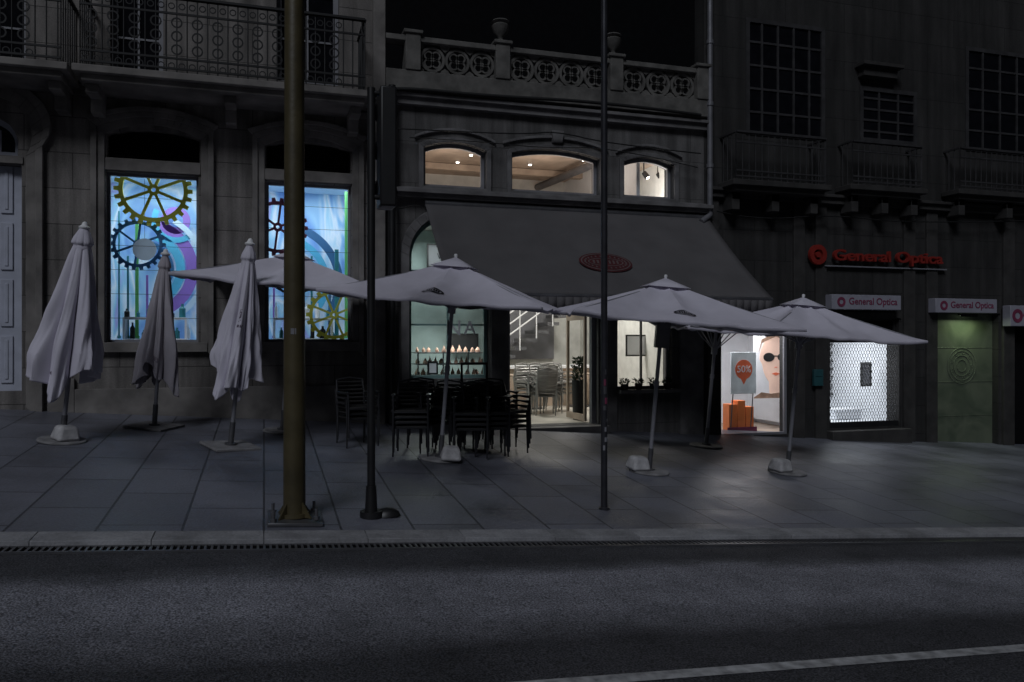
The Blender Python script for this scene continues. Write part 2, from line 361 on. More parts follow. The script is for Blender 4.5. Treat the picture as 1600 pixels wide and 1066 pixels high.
tag(g.obj('drain_grate',['greym','dark']),'long slotted metal drain grate set along the kerb','drain grate')
# ------------------------------------------------------------ building A (stone, gear displays)
uA0,uA1=-16.0,U(597)
TOP=9.5
w1=(U(165),U(310),Z(238,535),Z(238,271)); w2=(U(416),U(549),Z(482,534),Z(482,286))
t1=(U(167),U(312),Z(238,250),Z(238,203),.09); t2=(U(416),U(548),Z(482,267),Z(482,222),.08)
dr=(U(-75),U(34),Z(0,612),Z(0,256)); dt=(U(-75),U(28),Z(0,242),Z(0,180),.42)
ud1=(U(172),U(255),Z(210,125),Z(210,-160)); ud2=(U(432),U(530),Z(480,130),Z(480,-160)); ud0=(U(-60),U(40),Z(0,100),Z(0,-160))
A=thing('stone_building','old pale stone building with iron balconies and two lit shop windows','building',(-4,W,gz(-4,W)))
g=wallgeo(uA0,uA1,-1.5,TOP,W,.35,[w1,w2,t1,t2,dr,dt,ud0,ud1,ud2])
g.obj('wall','stoneA',A,world=True)
g=G()
for t in (t1,t2):
    w=w1 if t is t1 else w2
    o=outline(t[0]-.02,t[1]+.02,w[2]-.05,t[3]+.06,.16); a=grow(o,.09); b=grow(o,.16); c=grow(o,.22)
    g.band(o,a,W-.045,W+.02,False); g.band(a,b,W-.075,W+.02,False)
    g.band(b[1:-1],c[1:-1],W-.10,W+.02,False)
    g.box(w[0]-.12,W-.09,w[2]-.13,w[1]+.12,W+.03,w[2]-.002)
    g.box(w[0]-.03,W-.03,w[3]+.01,w[1]+.03,W+.05,t[2]-.01)
o=outline(dr[0]-.05,dr[1]+.06,dr[2]-.2,Z(0,150),.75); g.band(o,grow(o,.13),W-.06,W+.02,False); g.band(grow(o,.13),grow(o,.22),W-.09,W+.02,False)
g.box(dr[0]-.02,W-.02,dr[3]+.01,dr[1]+.02,W+.06,dt[2]-.01)
zs=Z(350,150); g.box(uA0,W-.10,zs-.05,uA1-.02,W+.02,zs+.05); g.box(uA0,W-.15,zs+.05,uA1-.02,W+.02,zs+.1)
g.box(uA0,W-.05,zs-.16,uA1-.02,W+.02,zs-.05)
for a,b in((uA0,dr[0]-.3),(dr[1]+.3,w1[0]-.35),(w1[0]-.35,uA1-.1)):
    zz=gz((a+b)/2,W)+.42; g.box(a,W-.06,-1.5,b-.004,W+.02,zz)
g.obj('moulding','stoneA2',A,world=True,bevel=.006)
g=G(); g.box(uA1-.14,W-.14,-1.5,uA1+.03,W+.02,TOP); g.obj('corner_pier','stoneA2',A,world=True,bevel=.01)
bal_v=W-.75
def balcony(name,u0,u1,z,h,parent,mt='iron',st='stoneA2',v0=bal_v,deco=True):
    b=sub(name,parent); off=-Vector(parent.location)
    g=G(); g.box(u0-.08,v0-.06,z-.09,u1+.08,W-.02,z); g.box(u0,v0+.02,z-.17,u1,W-.02,z-.09)
    n=max(2,int((u1-u0)/1.2))
    for i in range(n+1):
        x=u0+.1+(u1-u0-.2)*i/n; g.prism([(x-.07,z-.45),(x+.07,z-.45),(x+.07,z-.17),(x-.07,z-.17)],W-.3,W-.02); g.box(x-.07,v0+.15,z-.28,x+.07,W-.3,z-.17)
    a=g.obj('slab',st,bevel=.01); a.parent=b; a.location=off
    g=G()
    for zz in (z+.06,z+h*.2,z+h*.8,z+h): g.box(u0,v0-.012,zz-.012,u1,v0+.012,zz+.012)
    g.box(u0,v0-.03,z+h,u1,v0+.03,z+h+.03)
    x=u0;k=0
    while x<=u1:
        g.cyl((x,v0,z),(x,v0,z+h),.009,n=6)
        if deco and k%2==0 and x+.3<u1:
            for cc in (.32,.5,.68): g.ring(x+.12,z+h*cc,.05,.068,v0-.006,v0+.006,12)
            for cc in (.1,.9): g.ring(x+.06,z+h*cc,.03,.042,v0-.006,v0+.006,10)
            for cc in (.1,.9): g.ring(x+.18,z+h*cc,.03,.042,v0-.006,v0+.006,10)
        x+=.12;k+=1
    for xx in (u0,u1):
        yy=v0
        while yy<W-.02: g.cyl((xx,yy,z),(xx,yy,z+h),.009,n=6); yy+=.12
        g.box(xx-.02,v0,z+h,xx+.02,W,z+h+.03)
    a=g.obj('railing',mt); a.parent=b; a.location=off
zb=Z(350,122,bal_v)
balcony('balcony',U(125,bal_v),U(570,bal_v),zb,.93,A)
balcony('balcony',U(-250,bal_v),U(95,bal_v),zb,.93,A)
for o in (ud0,ud1,ud2): window(A,o,W+.16,.07,'wframe','dglass',1,3,name='balcony_window')
for o,f in((w1,'wframe'),(w2,'wframe')): window(A,o,W+.12,.035,f,'glass',0,0,name='display_window')
for t in (t1,t2):
    g=G(); g.box(t[0],W+.16,t[2],t[1],W+.2,t[3]); z=t[2]
    while z<t[3]: g.box(t[0],W+.12,z,t[1],W+.15,z+.02); z+=.045
    g.obj('transom_vent','dark',A,world=True)
window(A,dt,W+.15,.07,'wdoor','dglass',2,0,name='arched_fanlight')
g=G(); g.box(dr[0],W+.14,dr[2]-.2,dr[1],W+.2,dr[3])
dm=(dr[0]+dr[1])/2
for a,b in((dr[0]+.05,dm-.03),(dm+.03,dr[1]-.05)):
    for k in range(4):
        z0=dr[2]+.1+k*.72; g.box(a+.08,W+.12,z0,b-.08,W+.142,z0+.6); g.box(a+.13,W+.11,z0+.05,b-.13,W+.122,z0+.55)
g.obj('door','wdoor',A,world=True,bevel=.008)
for w in (w1,w2):
    g=G(); n=7
    for i in range(1,n):
        z=w[2]+(w[3]-w[2])*i/n; g.cyl((w[0],W+.08,z),(w[1],W+.08,z),.0028,n=5)
    g.obj('security_grille','black',A,world=True)
    room(w[0]-.25,w[1]+.25,W+.36,W+1.5,w[2]-.1,w[3]+.12,['disp','cyanw','optw','cyanw'],A,'display_interior')
    area(((w[0]+w[1])/2,W+.7,w[3]+.10),1.2,.5,17,(.80,.91,1.0))
def gear(cx,cz,r,v,mt,nt,spokes,label):
    e=thing('gear_wheel',label,'decoration',(cx,v,cz),'oversized gear wheels in the shop windows')
    g=G(); g.ring(0,0,r*.77,r*.88,-.02,.02,48)
    for i in range(nt):
        a=2*math.pi*i/nt; da=math.pi/nt*.5
        g.prism([(rr*math.cos(a+s),rr*math.sin(a+s)) for rr,s in((r*.87,-da*1.2),(r,-da*.8),(r,da*.8),(r*.87,da*1.2))],-.02,.02)
    g.obj('toothed_rim',mt,e)
    g=G(); g.ring(0,0,r*.06,r*.15,-.025,.025,20)
    for i in range(spokes):
        a=2*math.pi*i/spokes+.4; c,s=math.cos(a),math.sin(a); w=r*.038
        g.prism([(c*r*.14-s*w,s*r*.14+c*w),(c*r*.78-s*w,s*r*.78+c*w),(c*r*.78+s*w,s*r*.78-c*w),(c*r*.14+s*w,s*r*.14-c*w)],-.015,.015)
    g.obj('spokes',mt,e)
gv=W+.45
def gp(px,py,v=gv): p=P(px,py,v); return p[0],p[2]
c=gp(240,297); gear(*c,.50,gv,'ylw',26,8,'large olive yellow gear wheel hanging in a shop window')
c=gp(213,380); gear(*c,.36,gv+.12,'blu',22,6,'slate blue toothed gear wheel hanging in a shop window')
c=gp(434,355); gear(*c,.42,gv,'drk',22,6,'dark maroon gear wheel hanging in a shop window')
c=gp(522,492); gear(*c,.40,gv,'ylw',20,8,'olive yellow gear wheel low in the shop window')
e=thing('display_disc','pale round disc hanging in front of a gear wheel','decoration',(gp(226,390)[0],gv,gp(226,390)[1])); g=G(); g.cyl((0,-.01,0),(0,.01,0),.15,n=32); g.obj('disc','cyanw',e); g=G(); g.cyl((0,0,.15),(0,0,w1[3]-gp(226,390)[1]),.003,n=4); g.obj('hanging_wire','wire',e)
def strip(px,w,y0,y1,mt,lab,dv=.9):
    x,z0=gp(px,y1,W+dv); z1=gp(px,y0,W+dv)[1]
    g=G(); g.box(-w/2,-.02,0,w/2,.02,z1-z0); g.box(-w/2-.01,-.03,-.01,w/2+.01,.03,.03)
    o=g.obj('display_strip',mt,bevel=.006); o.location=(x,W+dv,z0); tag(o,lab,'decoration','coloured strips in the shop windows')
for px,w,y0,y1,mt,lab in ((200,.025,400,528,'teal','slim teal vertical strip in a shop display'),(214,.045,350,528,'grn','slim green vertical strip in a shop display'),
   (230,.03,430,528,'vio','violet vertical strip in a shop display'),(186,.02,330,528,'teal','slim teal vertical strip in a shop display'),
   (541,.045,300,528,'grn','slim green vertical strip in a shop display'),(487,.03,400,528,'teal','slim teal vertical strip in a shop display'),(526,.06,390,528,'teal','slim teal vertical strip in a shop display'),(515,.04,420,528,'blu','slim blue vertical strip in a shop display'),(428,.03,450,528,'vio','violet vertical strip in a shop display')):
    strip(px,w,y0,y1,mt,lab)
# large curved shapes behind the gears
def arcs(px,py,lst,lab):
    x,z=gp(px,py,W+1.25); e=thing('curved_display_shape',lab,'decoration',(x,W+1.25,z),'curved shapes in the shop windows')
    for k,(r0,r1,a0,a1,mt) in enumerate(lst):
        g=G(); g.arc(0,0,r0,r1,R(a0),R(a1),-.02-.012*k,-.008-.012*k,36); g.obj('curved_band',mt,e)
arcs(225,420,((.58,.74,-75,75,'vio'),(.44,.56,-80,70,'cyn'),(.34,.41,-60,80,'blu'),(.78,.86,-60,60,'cyanw')),'violet, cyan and blue curved bands rising behind gear wheels')
arcs(275,345,((.10,.2,0,359.9,'vio'),(.25,.33,150,320,'cyn')),'violet ring and cyan curve behind gear wheels')
arcs(440,440,((.62,.72,-40,85,'cyn'),(.46,.56,-60,80,'cyanw'),(.80,.92,-30,70,'blu')),'cyan and blue curved bands behind gear wheels')
g0=random.Random(3)
for w in (w1,w2):
    zz=w[2]+.02; x0=w[0]+.1
    e=thing('display_shelf','white box shelf standing in a shop window','shelf',(x0,W+.65,zz),'shop display shelves')
    g=G(); g.box(0,0,0,w[1]-w[0]-.3,.35,.03); g.box(0,0,.3,w[1]-w[0]-.3,.35,.33); g.box(0,0,.03,.03,.35,.3); g.box(w[1]-w[0]-.33,0,.03,w[1]-w[0]-.3,.35,.3); g.obj('shelf_board','optw',e)
    for k in range(12):
        x=w[0]+.14+k*(w[1]-w[0]-.3)/11.5; h=g0.uniform(.08,.24); z=w[2]+.05 if k%2 else w[2]+.35
        g=G(); r=g0.uniform(.022,.045); g.lathe([(0,0),(r,0),(r,h*.65),(r*.4,h*.8),(r*.4,h),(0,h)],n=14)
        o=g.obj('bottle',g0.choice(['blu','optw','black','teal','black'])); o.location=(x,W+.75,z); tag(o,'small bottle on a shop window shelf','bottle','bottles on the display shelves')
# ------------------------------------------------------------ building B (cafe)
uB0,uB1=uA1+.035,U(1100)
zBtop=Z(860,164)
ar=(U(640),U(765),Z(700,592),Z(700,338),.62)
cd=(U(793),U(935),Z(865,665),Z(865,478)); cr=(U(965),U(1050),Z(1005,608),Z(1005,492))
b1=(U(662),U(759),Z(710,293),Z(710,224),.10); b2=(U(799),U(936),Z(868,302),Z(868,235),.10); b3=(U(974),U(1052),Z(1012,309),Z(1012,247),.10)
B=thing('cafe_building','low cafe building with roof balustrade and grey awning','building',(3.6,W,gz(3.6,W)))
g=wallgeo(uB0,uB1,-1.5,zBtop,W,.3,[ar,cd,cr,b1,b2,b3]); g.obj('wall','stoneB',B,world=True)
g=G(); zc=Z(860,313)
g.box(uB0,W-.22,zc-.03,uB1+.05,W+.02,zc+.03); g.box(uB0,W-.15,zc-.09,uB1+.02,W+.02,zc-.03); g.box(uB0,W-.08,zc+.03,uB1,W+.02,zc+.07)
zc2=Z(860,181); g.box(uB0,W-.10,zc2-.04,uB1,W+.02,zc2+.06); g.box(uB0,W-.16,zc2+.06,uB1+.03,W+.02,zc2+.11)
for b in (b1,b2,b3):
    o=outline(b[0]-.005,b[1]+.005,b[2]-.005,b[3]+.005,b[4]); g.band(o,grow(o,.07),W-.05,W+.02,True)
    o2=outline(b[0]-.14,b[1]+.14,b[3]-.12,b[3]+.17,.14)[1:-1]; g.band(o2,[(p[0],p[1]+.04) for p in o2],W-.05,W+.02,False)
c=(b2[0]+b2[1])/2; g.prism([(c-.07,b2[3]+.1),(c+.07,b2[3]+.1),(c+.1,b2[3]+.28),(c-.1,b2[3]+.28)],W-.1,W+.02)
g.obj('cornice','stoneB2',B,world=True,bevel=.006)
g=G()
o=outline(ar[0]-.01,ar[1]+.01,ar[2],ar[3]+.01,.62); g.band(o,grow(o,.12),W-.06,W+.02,False)
for a,b in ((U(768),U(790)),(U(938),U(962)),(U(1060),U(1096))): g.box(a,W-.07,-1.5,b,W+.02,zc-.3)
g.obj('pilasters','stoneB2',B,world=True,bevel=.008)
bal=thing('balustrade','pierced stone balustrade with circular openwork on a cafe roof','balustrade',(U(860),W,zBtop))
zr0,zr1=Z(860,136),Z(860,93)
g=G(); g.box(uB0,W-.13,zBtop,uB1,W+.13,zr0); g.obj('plinth','stoneB3',bal,world=True,bevel=.01)
g=G(); g.box(uB0,W-.12,zr1,uB1,W+.12,zr1+.08); g.obj('coping','stoneB3',bal,world=True,bevel=.01)
posts=[U(643),U(782),U(958),U(1092)]
for p in posts:
    g=G(); g.box(p-.11,W-.15,zr0+.002,p+.11,W+.15,zr1+.10); g.box(p-.14,W-.18,zr1+.10,p+.14,W+.18,zr1+.15); g.obj('post','stoneB3',bal,world=True,bevel=.01)
for a,b in zip(posts[:-1],posts[1:]):
    a+=.112;b-=.112; n=round((b-a)/.38); s=(b-a)/n; h=zr1-zr0; g=G()
    for i in range(n):
        x=a+s*(i+.5); z=zr0+h/2; r=min(s,h)/2
        g.ring(x,z,r*.80,r,W-.05,W+.05,20)
        for q in range(4):
            an=math.pi/2*q+math.pi/4; cx,cz=x+r*.42*math.cos(an),z+r*.42*math.sin(an); g.ring(cx,cz,r*.25,r*.38,W-.04,W+.04,12)
        for sx in(-1,1):
            for szz in(-1,1): g.prism([(x+sx*s/2,z+szz*h/2),(x+sx*s/2,z+szz*h*.28),(x+sx*s*.36,z+szz*h*.36),(x+sx*s*.28,z+szz*h/2)],W-.045,W+.045)
    g.obj('openwork_panel','stoneB3',bal,world=True)
for p in posts[1:3]:
    g=G(); g.lathe([(0,0),(.08,0),(.08,.03),(.035,.06),(.045,.10),(.11,.16),(.135,.26),(.10,.29),(.14,.32),(.12,.34),(0,.34)],n=20)
    o=g.obj('stone_urn','stoneB3'); o.location=(p,W,zr1+.152); tag(o,'stone urn on top of a balustrade post','urn','urns on the roof balustrade')
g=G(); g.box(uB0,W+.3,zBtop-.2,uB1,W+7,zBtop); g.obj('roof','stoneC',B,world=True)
g=G(); g.box(uB0-1,W+7,-1.5,uB1+6,W+7.3,TOP+6); g.obj('sky_backdrop','dark',B,world=True)  # added black backdrop hiding the brighter sky behind the balustrade
for b in (b1,b2,b3): window(B,b,W+.1,.045,'wframe','glass',0,0,name='arched_window')
window(B,ar,W+.14,.05,'gframe','glass',1,2,name='arched_shop_window')
window(B,cr,W+.12,.04,'wframe','glass',1,0,name='side_window')
g=G(); g.box(cd[0],W+.1,cd[2],cd[0]+.07,W+.2,cd[3]); g.box(cd[1]-.07,W+.1,cd[2],cd[1],W+.2,cd[3]); g.box(cd[0]+.07,W+.1,cd[3]-.07,cd[1]-.07,W+.2,cd[3])
g.obj('door_frame','wframe',B,world=True)
g=G(); x=cd[1]-.09
for a in ((0,.05),(.75,.8)): g.box(x-.04,W+.25+a[0],cd[2]+.02,x,W+.25+a[1],cd[3]-.1)
g.box(x-.04,W+.3,cd[2]+.02,x,W+1,cd[2]+.12); g.box(x-.04,W+.3,cd[3]-.2,x,W+1,cd[3]-.1)
g.obj('door','wood',B,world=True)
fz=cd[2]
cz1=Z(865,340)
room(uB0+.05,uB1-.05,W+.301,W+5.2,fz,cz1,['warm','warm','cfloor','warm'],B,'cafe_interior')
g=G(); g.box(uB0+.06,W+1.9,fz+.01,U(790,W+2),W+1.98,cz1-.01); g.box(uB0+.06,W+.32,fz+.01,uB0+.1,W+1.89,cz1-.01); g.obj('partition_wall','tealw',B,world=True)
zU=Z(860,205)
room(uB0+.05,uB1-.05,W+.301,W+3.6,cz1+.12,zU,['warm','warm','wood','wood'],B,'upper_interior')
g=G(); x=U(950,W+1.5); g.box(x-.03,W+.31,cz1+.13,x+.03,W+3.58,zU-.01); g.obj('partition_wall','optw',B,world=True)
g=G(); g.box(cd[0]-.1,W-.25,fz-.6,cd[1]+.1,W+.31,fz-.005); g.obj('door_step','stoneB2',B,world=True,bevel=.01)
for i,x in enumerate((4.2,5.9)): area((x,W+2.4,cz1-.05),.5,.5,46,(1,.96,.89))
area((U(700),W+1.2,cz1-.2),.8,.3,10,(.88,1,.98))
for x,wt,c in ((uB0+1.0,18,(1,.90,.80)),(uB0+2.9,20,(1,.90,.80)),(U(1010,W+1.2),22,(1,.97,.92))): area((x,W+.9,cz1+.2),.7,.4,wt,c,(math.pi,0,0))  # added unseen uplights that brighten the upper room's ceiling
for px,py,vv in ((700,247,1.2),(736,240,1.8),(828,262,2.2),(715,262,2.4),(912,258,1.6),(866,250,1.0),(1006,276,1.5),(1028,268,1.5),(1018,285,2.0)):
    p=P(px,py,W+vv); top=zU-.004; d=.16 if px>1000 else 0
    e=thing('spot_light','small ceiling spotlight glowing inside the upper cafe room','light',(p[0],p[1],top),'cafe ceiling spotlights')
    g=G(); g.cyl((0,0,0),(0,0,-.02-d),.012 if d else .04,n=14)
    if d: g.cyl((0,0,-.02-d),(.05,-.05,-.12-d),.045,.05,n=14)
    g.obj('housing','black' if d else 'white',e); g=G()
    g.cyl((.053,-.053,-.123-d),(.056,-.056,-.128-d),.03,n=14) if d else g.cyl((0,0,-.021),(0,0,-.03),.026,n=14)
    g.obj('bulb','lamp',e)
g=G(); g.cyl((U(940,W+.8),W+.8,zU-.2),(U(840,W+3.3),W+3.3,zU-.2),.07,n=16); g.obj('ventilation_duct','greym',B,world=True)
g=G(); g.box(uB0+.2,W+2.6,zU-.12,U(930,W+2.6),W+2.75,zU-.01); g.obj('ceiling_beam','wood',B,world=True)
# awning
va=9.64
awt=Z(880,326,W-.06); awb=Z(1230,468,va); aL,aR=U(662),U(1101)
AW=thing('awning','wide grey fabric awning sloping out over the cafe front','awning',((aL+aR)/2,W-.06,awt))
g=G(); n=48; m_=14
for j in range(m_+1):
    t=j/m_
    for i in range(n+1):
        s=i/n; z=awt+(awb-awt)*t-.05*math.sin(math.pi*t)-.022*abs(math.sin(math.pi*s*6))*math.sin(math.pi*t)+.006*math.sin(s*41+t*5)*t
        g.v.append((aL+(aR-aL)*s,W-.06+(va-W+.06)*t,z))
for j in range(m_):
    for i in range(n):
        a=j*(n+1)+i; g.f.append((a,a+1,a+n+2,a+n+1)); g.m.append(0)
g.obj('canopy','awn',AW,world=True,solid=.006)
g=G(); k=40
for i in range(k):
    a=aL+(aR-aL)*i/k; b=aL+(aR-aL)*(i+1)/k; d=[.17+.03*abs(math.sin(math.pi*q/4)) for q in(i,i+1)]
    g.add([(a,va,awb),(b,va,awb),(b,va+.01,awb-d[1]),(a,va+.01,awb-d[0])],[(0,1,2,3)])
g.obj('valance','awn',AW,world=True,solid=.005)
g=G(); g.cyl((aL,va+.015,awb),(aR,va+.015,awb),.025); g.cyl((aL,W-.08,awt-.03),(aR,W-.08,awt-.03),.05)
for s in (.03,.35,.66,.97):
    x=aL+(aR-aL)*s; g.cyl((x,W-.03,awt-1.0),(x,va+.03,awb-.02),.02)
g.obj('frame','greym',AW,world=True)
t=.62; ez=awt+(awb-awt)*t-.05*math.sin(math.pi*t); ey=W-.06+(va-W+.06)*t; ex=P(946,417,ey)[0]
sl_=Vector((0,va-W+.06,awb-awt)).normalized()
up=-sl_; nrm=Vector((1,0,0)).cross(up).normalized()
if nrm.y>0:nrm=-nrm
base=Vector((ex,ey,ez))+nrm*.02
em=thing('awning_emblem','dark red oval emblem printed on the grey awning','emblem',tuple(base))
def oval(g,a,b,a2,b2,d,m=0,n=40):
    vs=[]
    for i in range(n):
        q=2*math.pi*i/n; vs.append(Vector((a*math.cos(q),0,0))+up*b*math.sin(q)+nrm*d)
    for i in range(n):
        q=2*math.pi*i/n; vs.append(Vector((a2*math.cos(q),0,0))+up*b2*math.sin(q)+nrm*d)
    g.add(vs,[(i,(i+1)%n,n+(i+1)%n,n+i) for i in range(n)],m)
g=G(); oval(g,.40,.24,.001,.001,0); g.obj('badge','glogo',em,smooth=False)
g=G(); oval(g,.375,.215,.355,.195,.006); oval(g,.27,.10,.25,.085,.006)
for q in range(26):
    an=2*math.pi*q/26; c_=Vector((.312*math.cos(an),0,0))+up*.145*math.sin(an)+nrm*.006; w=.014
    g.add([c_+Vector((-w,0,0))-up*w*1.2,c_+Vector((w,0,0))-up*w*1.2,c_+Vector((w*.4,0,0))+up*w*1.4,c_+Vector((-w,0,0))+up*w],[(0,1,2,3)])
for q in range(7):
    c_=Vector((-.18+.06*q,0,0))+nrm*.006; g.add([c_+Vector((-.02,0,0))-up*.04,c_+Vector((.008,0,0))-up*.04,c_+Vector((.02,0,0))+up*.045,c_+Vector((-.012,0,0))+up*.045],[(0,1,2,3)])
g.obj('print','glogo2',em,smooth=False)
# cafe contents
def table(u,v,z,h=.66,mt='wood',r=.34):
    e=thing('cafe_table','round pale wood cafe table inside the cafe','table',(u,v,z),'cafe tables')
    g=G(); g.cyl((0,0,h-.03),(0,0,h),r,n=28); g.obj('table_top',mt,e)
    g=G(); g.cyl((0,0,.02),(0,0,h-.03),.03); g.cyl((0,0,0),(0,0,.025),.22,n=24); g.obj('pedestal','greym',e)
def chair_parts(e,mA='alu',mB='wicker'):
    g=G()
    for x,y in((-.25,-.24),(.25,-.24),(-.22,.24),(.22,.24)):
        g.tube([(x,y,0),(x*.98,y*.96,.42),(x,y*(.9 if y<0 else 1.05),.64)],.013,n=7)
    for x in (-.25,.25):
        g.tube([(x,-.22,.64),(x*1.02,0,.66),(x*.9,.25,.64)],.014,n=7); g.box(x-.03,-.22,.655,x+.03,.12,.675)
    g.tube([(-.22,.25,.64),(-.21,.30,.84),(0,.33,.87),(.21,.30,.84),(.22,.25,.64)],.014,n=7)
    g.tube([(-.24,-.23,.42),(.24,-.23,.42)],.012,n=7); g.tube([(-.22,.23,.42),(.22,.23,.42)],.012,n=7)
    a=g.obj('frame',mA,e)
    g=G(); g.box(-.23,-.23,.425,.23,.23,.45); b=g.obj('seat',mB,e,bevel=.01)
    g=G()
    for k in range(6):
        z=.5+k*.06; yy=.255+k*.011
        g.tube([(-.21,yy-.01,z),(0,yy+.02,z),(.21,yy-.01,z)],.015,n=6)
    c=g.obj('backrest',mB,e); return [a,b,c]
protos={}
def stack(u,v,z,n,rot,grp,mA='alu',mB='wicker',lab='metal armchair stacked with others outside the cafe',sc_=.78,dz=.06):
    for k in range(n):
        e=thing('stacking_chair',lab,'chair',(u+.015*k*math.sin(rot),v-.02*k,z+k*dz),grp); e.rotation_euler=(0,0,rot+R(random.uniform(-3,3))); e.scale=(sc_,)*3
        key=(mA,mB)
        if key not in protos: protos[key]=chair_parts(e,mA,mB)
        else:
            for p in protos[key]:
                c=p.copy(); c.parent=e; col.objects.link(c)
for px,py,n,rot in ((557,696,3,.3),(643,711,4,-.2),(668,704,4,.3),(737,713,4,-.3),(765,711,4,-.1),(790,708,4,.5),(712,702,4,2.4),(775,697,4,.1),(745,699,4,3.0)):
    q=GP(px,py); stack(*q,n,rot,'armchairs stacked on the pavement')
for px,rot,dv in ((826,.4,2.1),(843,.1,2.2),(860,-.3,2.1),(874,.2,2.4),(850,3.0,1.7)): stack(U(px,W+dv),W+dv,fz,4,rot,'chairs stacked inside the cafe','palealu','palealu','grey chair stacked inside the lit cafe',.78,.07)
for px,vv in((806,W+2.9),(905,W+3.2),(830,W+3.0)): table(U(px,vv),vv,fz)
e=thing('staircase','open staircase with white diagonal handrails inside the cafe','stairs',(U(800,W+4),W+4.2,fz))
g=G()
for k in range(8): g.box(-.6+k*.24,0,.17*k+.6,-.6+k*.24+.26,.8,.17*k+.67)
g.obj('steps','greym',e)
g=G()
for dz in (1.0,1.22,1.44): g.tube([(-.6,-.04,dz),(1.0,-.04,dz+1.13)],.016)
for k in range(5): g.tube([(-.5+k*.36,-.04,.25*k+.6),(-.5+k*.36,-.04,.25*k+1.5)],.013)
g.obj('handrail','white',e)
g=G(); g.box(U(795,W+5.1),W+5.12,fz+.9,U(866,W+5.1),W+5.19,cz1-.3); g.obj('stair_recess','wframe',B,world=True)
e=thing('counter','low service counter along the back of the cafe','counter',(U(840,W+3.4),W+3.5,fz))
g=G(); g.box(-.9,0,0,1.3,.5,.75); g.obj('body','wood',e,bevel=.01); g=G(); g.box(-.95,-.05,.75,1.35,.55,.8); g.obj('worktop','optw',e)
pu=U(708,W+.9)
e=thing('pastry_case','glass pastry display case lit behind the cafe window','display case',(pu,W+.75,fz))
g=G(); g.box(-.6,0,0,.6,.6,.55); g.obj('cabinet','optw',e,bevel=.01)
g=G()
for z in (.56,.74,.92,1.10): g.box(-.6,.02,z,.6,.58,z+.015)
for x in(-.6,-.2,.2,.58): g.box(x,.0,.55,x+.02,.02,1.12)
g.obj('shelves','greym',e)
g=G(); rr=random.Random(2)
for z in (.578,.758,.938,1.118):
    for i in range(12):
        x=-.54+i*.098; r=rr.uniform(.024,.042); g.lathe([(0,0),(r,0),(r*1.1,.03),(r*.6,.06),(0,.075+.05*rr.random())],c=(x,.12+rr.random()*.3,z),n=10)
g.obj('pastries','pink',e)
area((pu,W+1.0,fz+1.6),.9,.3,10,(.92,1,.95))
def frame_poster(px,py,w,h,v,mb,label,name='menu_board',mf='black'):
    p=P(px,py,v); e=thing(name,label,'sign',(p[0],v,p[2])); g=G(); o=outline(-w/2,w/2,-h/2,h/2); g.band(o,grow(o,-.025),-.015,.015); g.obj('frame',mf,e); g=G(); g.box(-w/2+.02,-.005,-h/2+.02,w/2-.02,.01,h/2-.02); g.obj('panel',mb,e); return e
frame_poster(676,575,.16,.2,W+.4,'optw','small white notice behind the cafe window')
frame_poster(725,535,.5,.3,W+1.7,'dframe','dark framed menu screen on the cafe wall')
frame_poster(690,400,.5,.4,W+1.7,'wframe','grey framed print high on the cafe wall')
frame_poster(995,540,.45,.4,W+2,'optw','white framed board on the cafe wall')
p=(U(912,W+.55),W+.75,fz)
e=thing('potted_plant','slim dark planter with leafy plant beside the open door','plant',p)
g=G(); g.lathe([(0,0),(.10,0),(.12,.65),(.10,.65),(.09,.6),(0,.6)],n=16); g.obj('planter','black',e)
rr=random.Random(9)
def leaves(n,r,h,z0,sz=.09):
    g=G()
    for i in range(n):
        a=rr.uniform(0,6.28); q=r*math.sqrt(rr.random()); z=z0+h*rr.random(); c_=Vector((q*math.cos(a),q*math.sin(a),z))
        d=Vector((math.cos(a),math.sin(a),rr.uniform(.1,1.2))).normalized()*sz*rr.uniform(.7,1.3); s_=d.cross(Vector((rr.random(),rr.random(),1))).normalized()*sz*.25
        g.add([c_,c_+d*.5+s_,c_+d,c_+d*.5-s_],[(0,1,2,3)])
    return g
leaves(420,.08,.42,.6,.06).obj('foliage','leaf',e,smooth=False)
for px in (975,997,1020,1042):
    e=thing('window_box_plant','small green plant in a pot on the window ledge','plant',(P(px,604,W-.1)[0],W-.12,cr[2]+.003),'plants on the cafe window ledge')
    g=G(); g.lathe([(0,0),(.05,0),(.065,.09),(0,.09)],n=12); g.obj('pot','black',e); leaves(60,.06,.08,.08,.05).obj('foliage','leaf',e,smooth=False)
g=G(); g.box(cr[0]-.05,W-.22,cr[2]-.05,cr[1]+.05,W+.1,cr[2]+.0); g.obj('window_sill','stoneB2',B,world=True)
text('W',U(686),U(700),Z(693,399),W+.15,'black',B,'window_lettering',.002)
text('N',U(702),U(723),Z(713,512),W+.15,'optw',B,'window_lettering',.002,bold=.01)
text('A',U(728),U(748),Z(737,512),W+.15,'optw',B,'window_lettering',.002,bold=.01)
q=GP(741,690); e=thing('menu_easel','black folding menu easel standing among stacked chairs','sign',q)
g=G()
hh=1.02
g.tube([(-.17,-.12,0),(-.17,0,hh)],.015); g.tube([(.17,-.12,0),(.17,0,hh)],.015); g.tube([(-.17,.2,0),(-.17,0,hh-.1)],.012); g.tube([(.17,.2,0),(.17,0,hh-.1)],.012); g.tube([(-.18,0,hh),(.18,0,hh)],.018); g.tube([(-.17,-.03,hh-.25),(.17,-.03,hh-.25)],.015)
g.obj('frame','black',e); g=G(); g.box(-.16,-.06,.25,.16,-.045,hh-.28); g.obj('board','dglass',e)
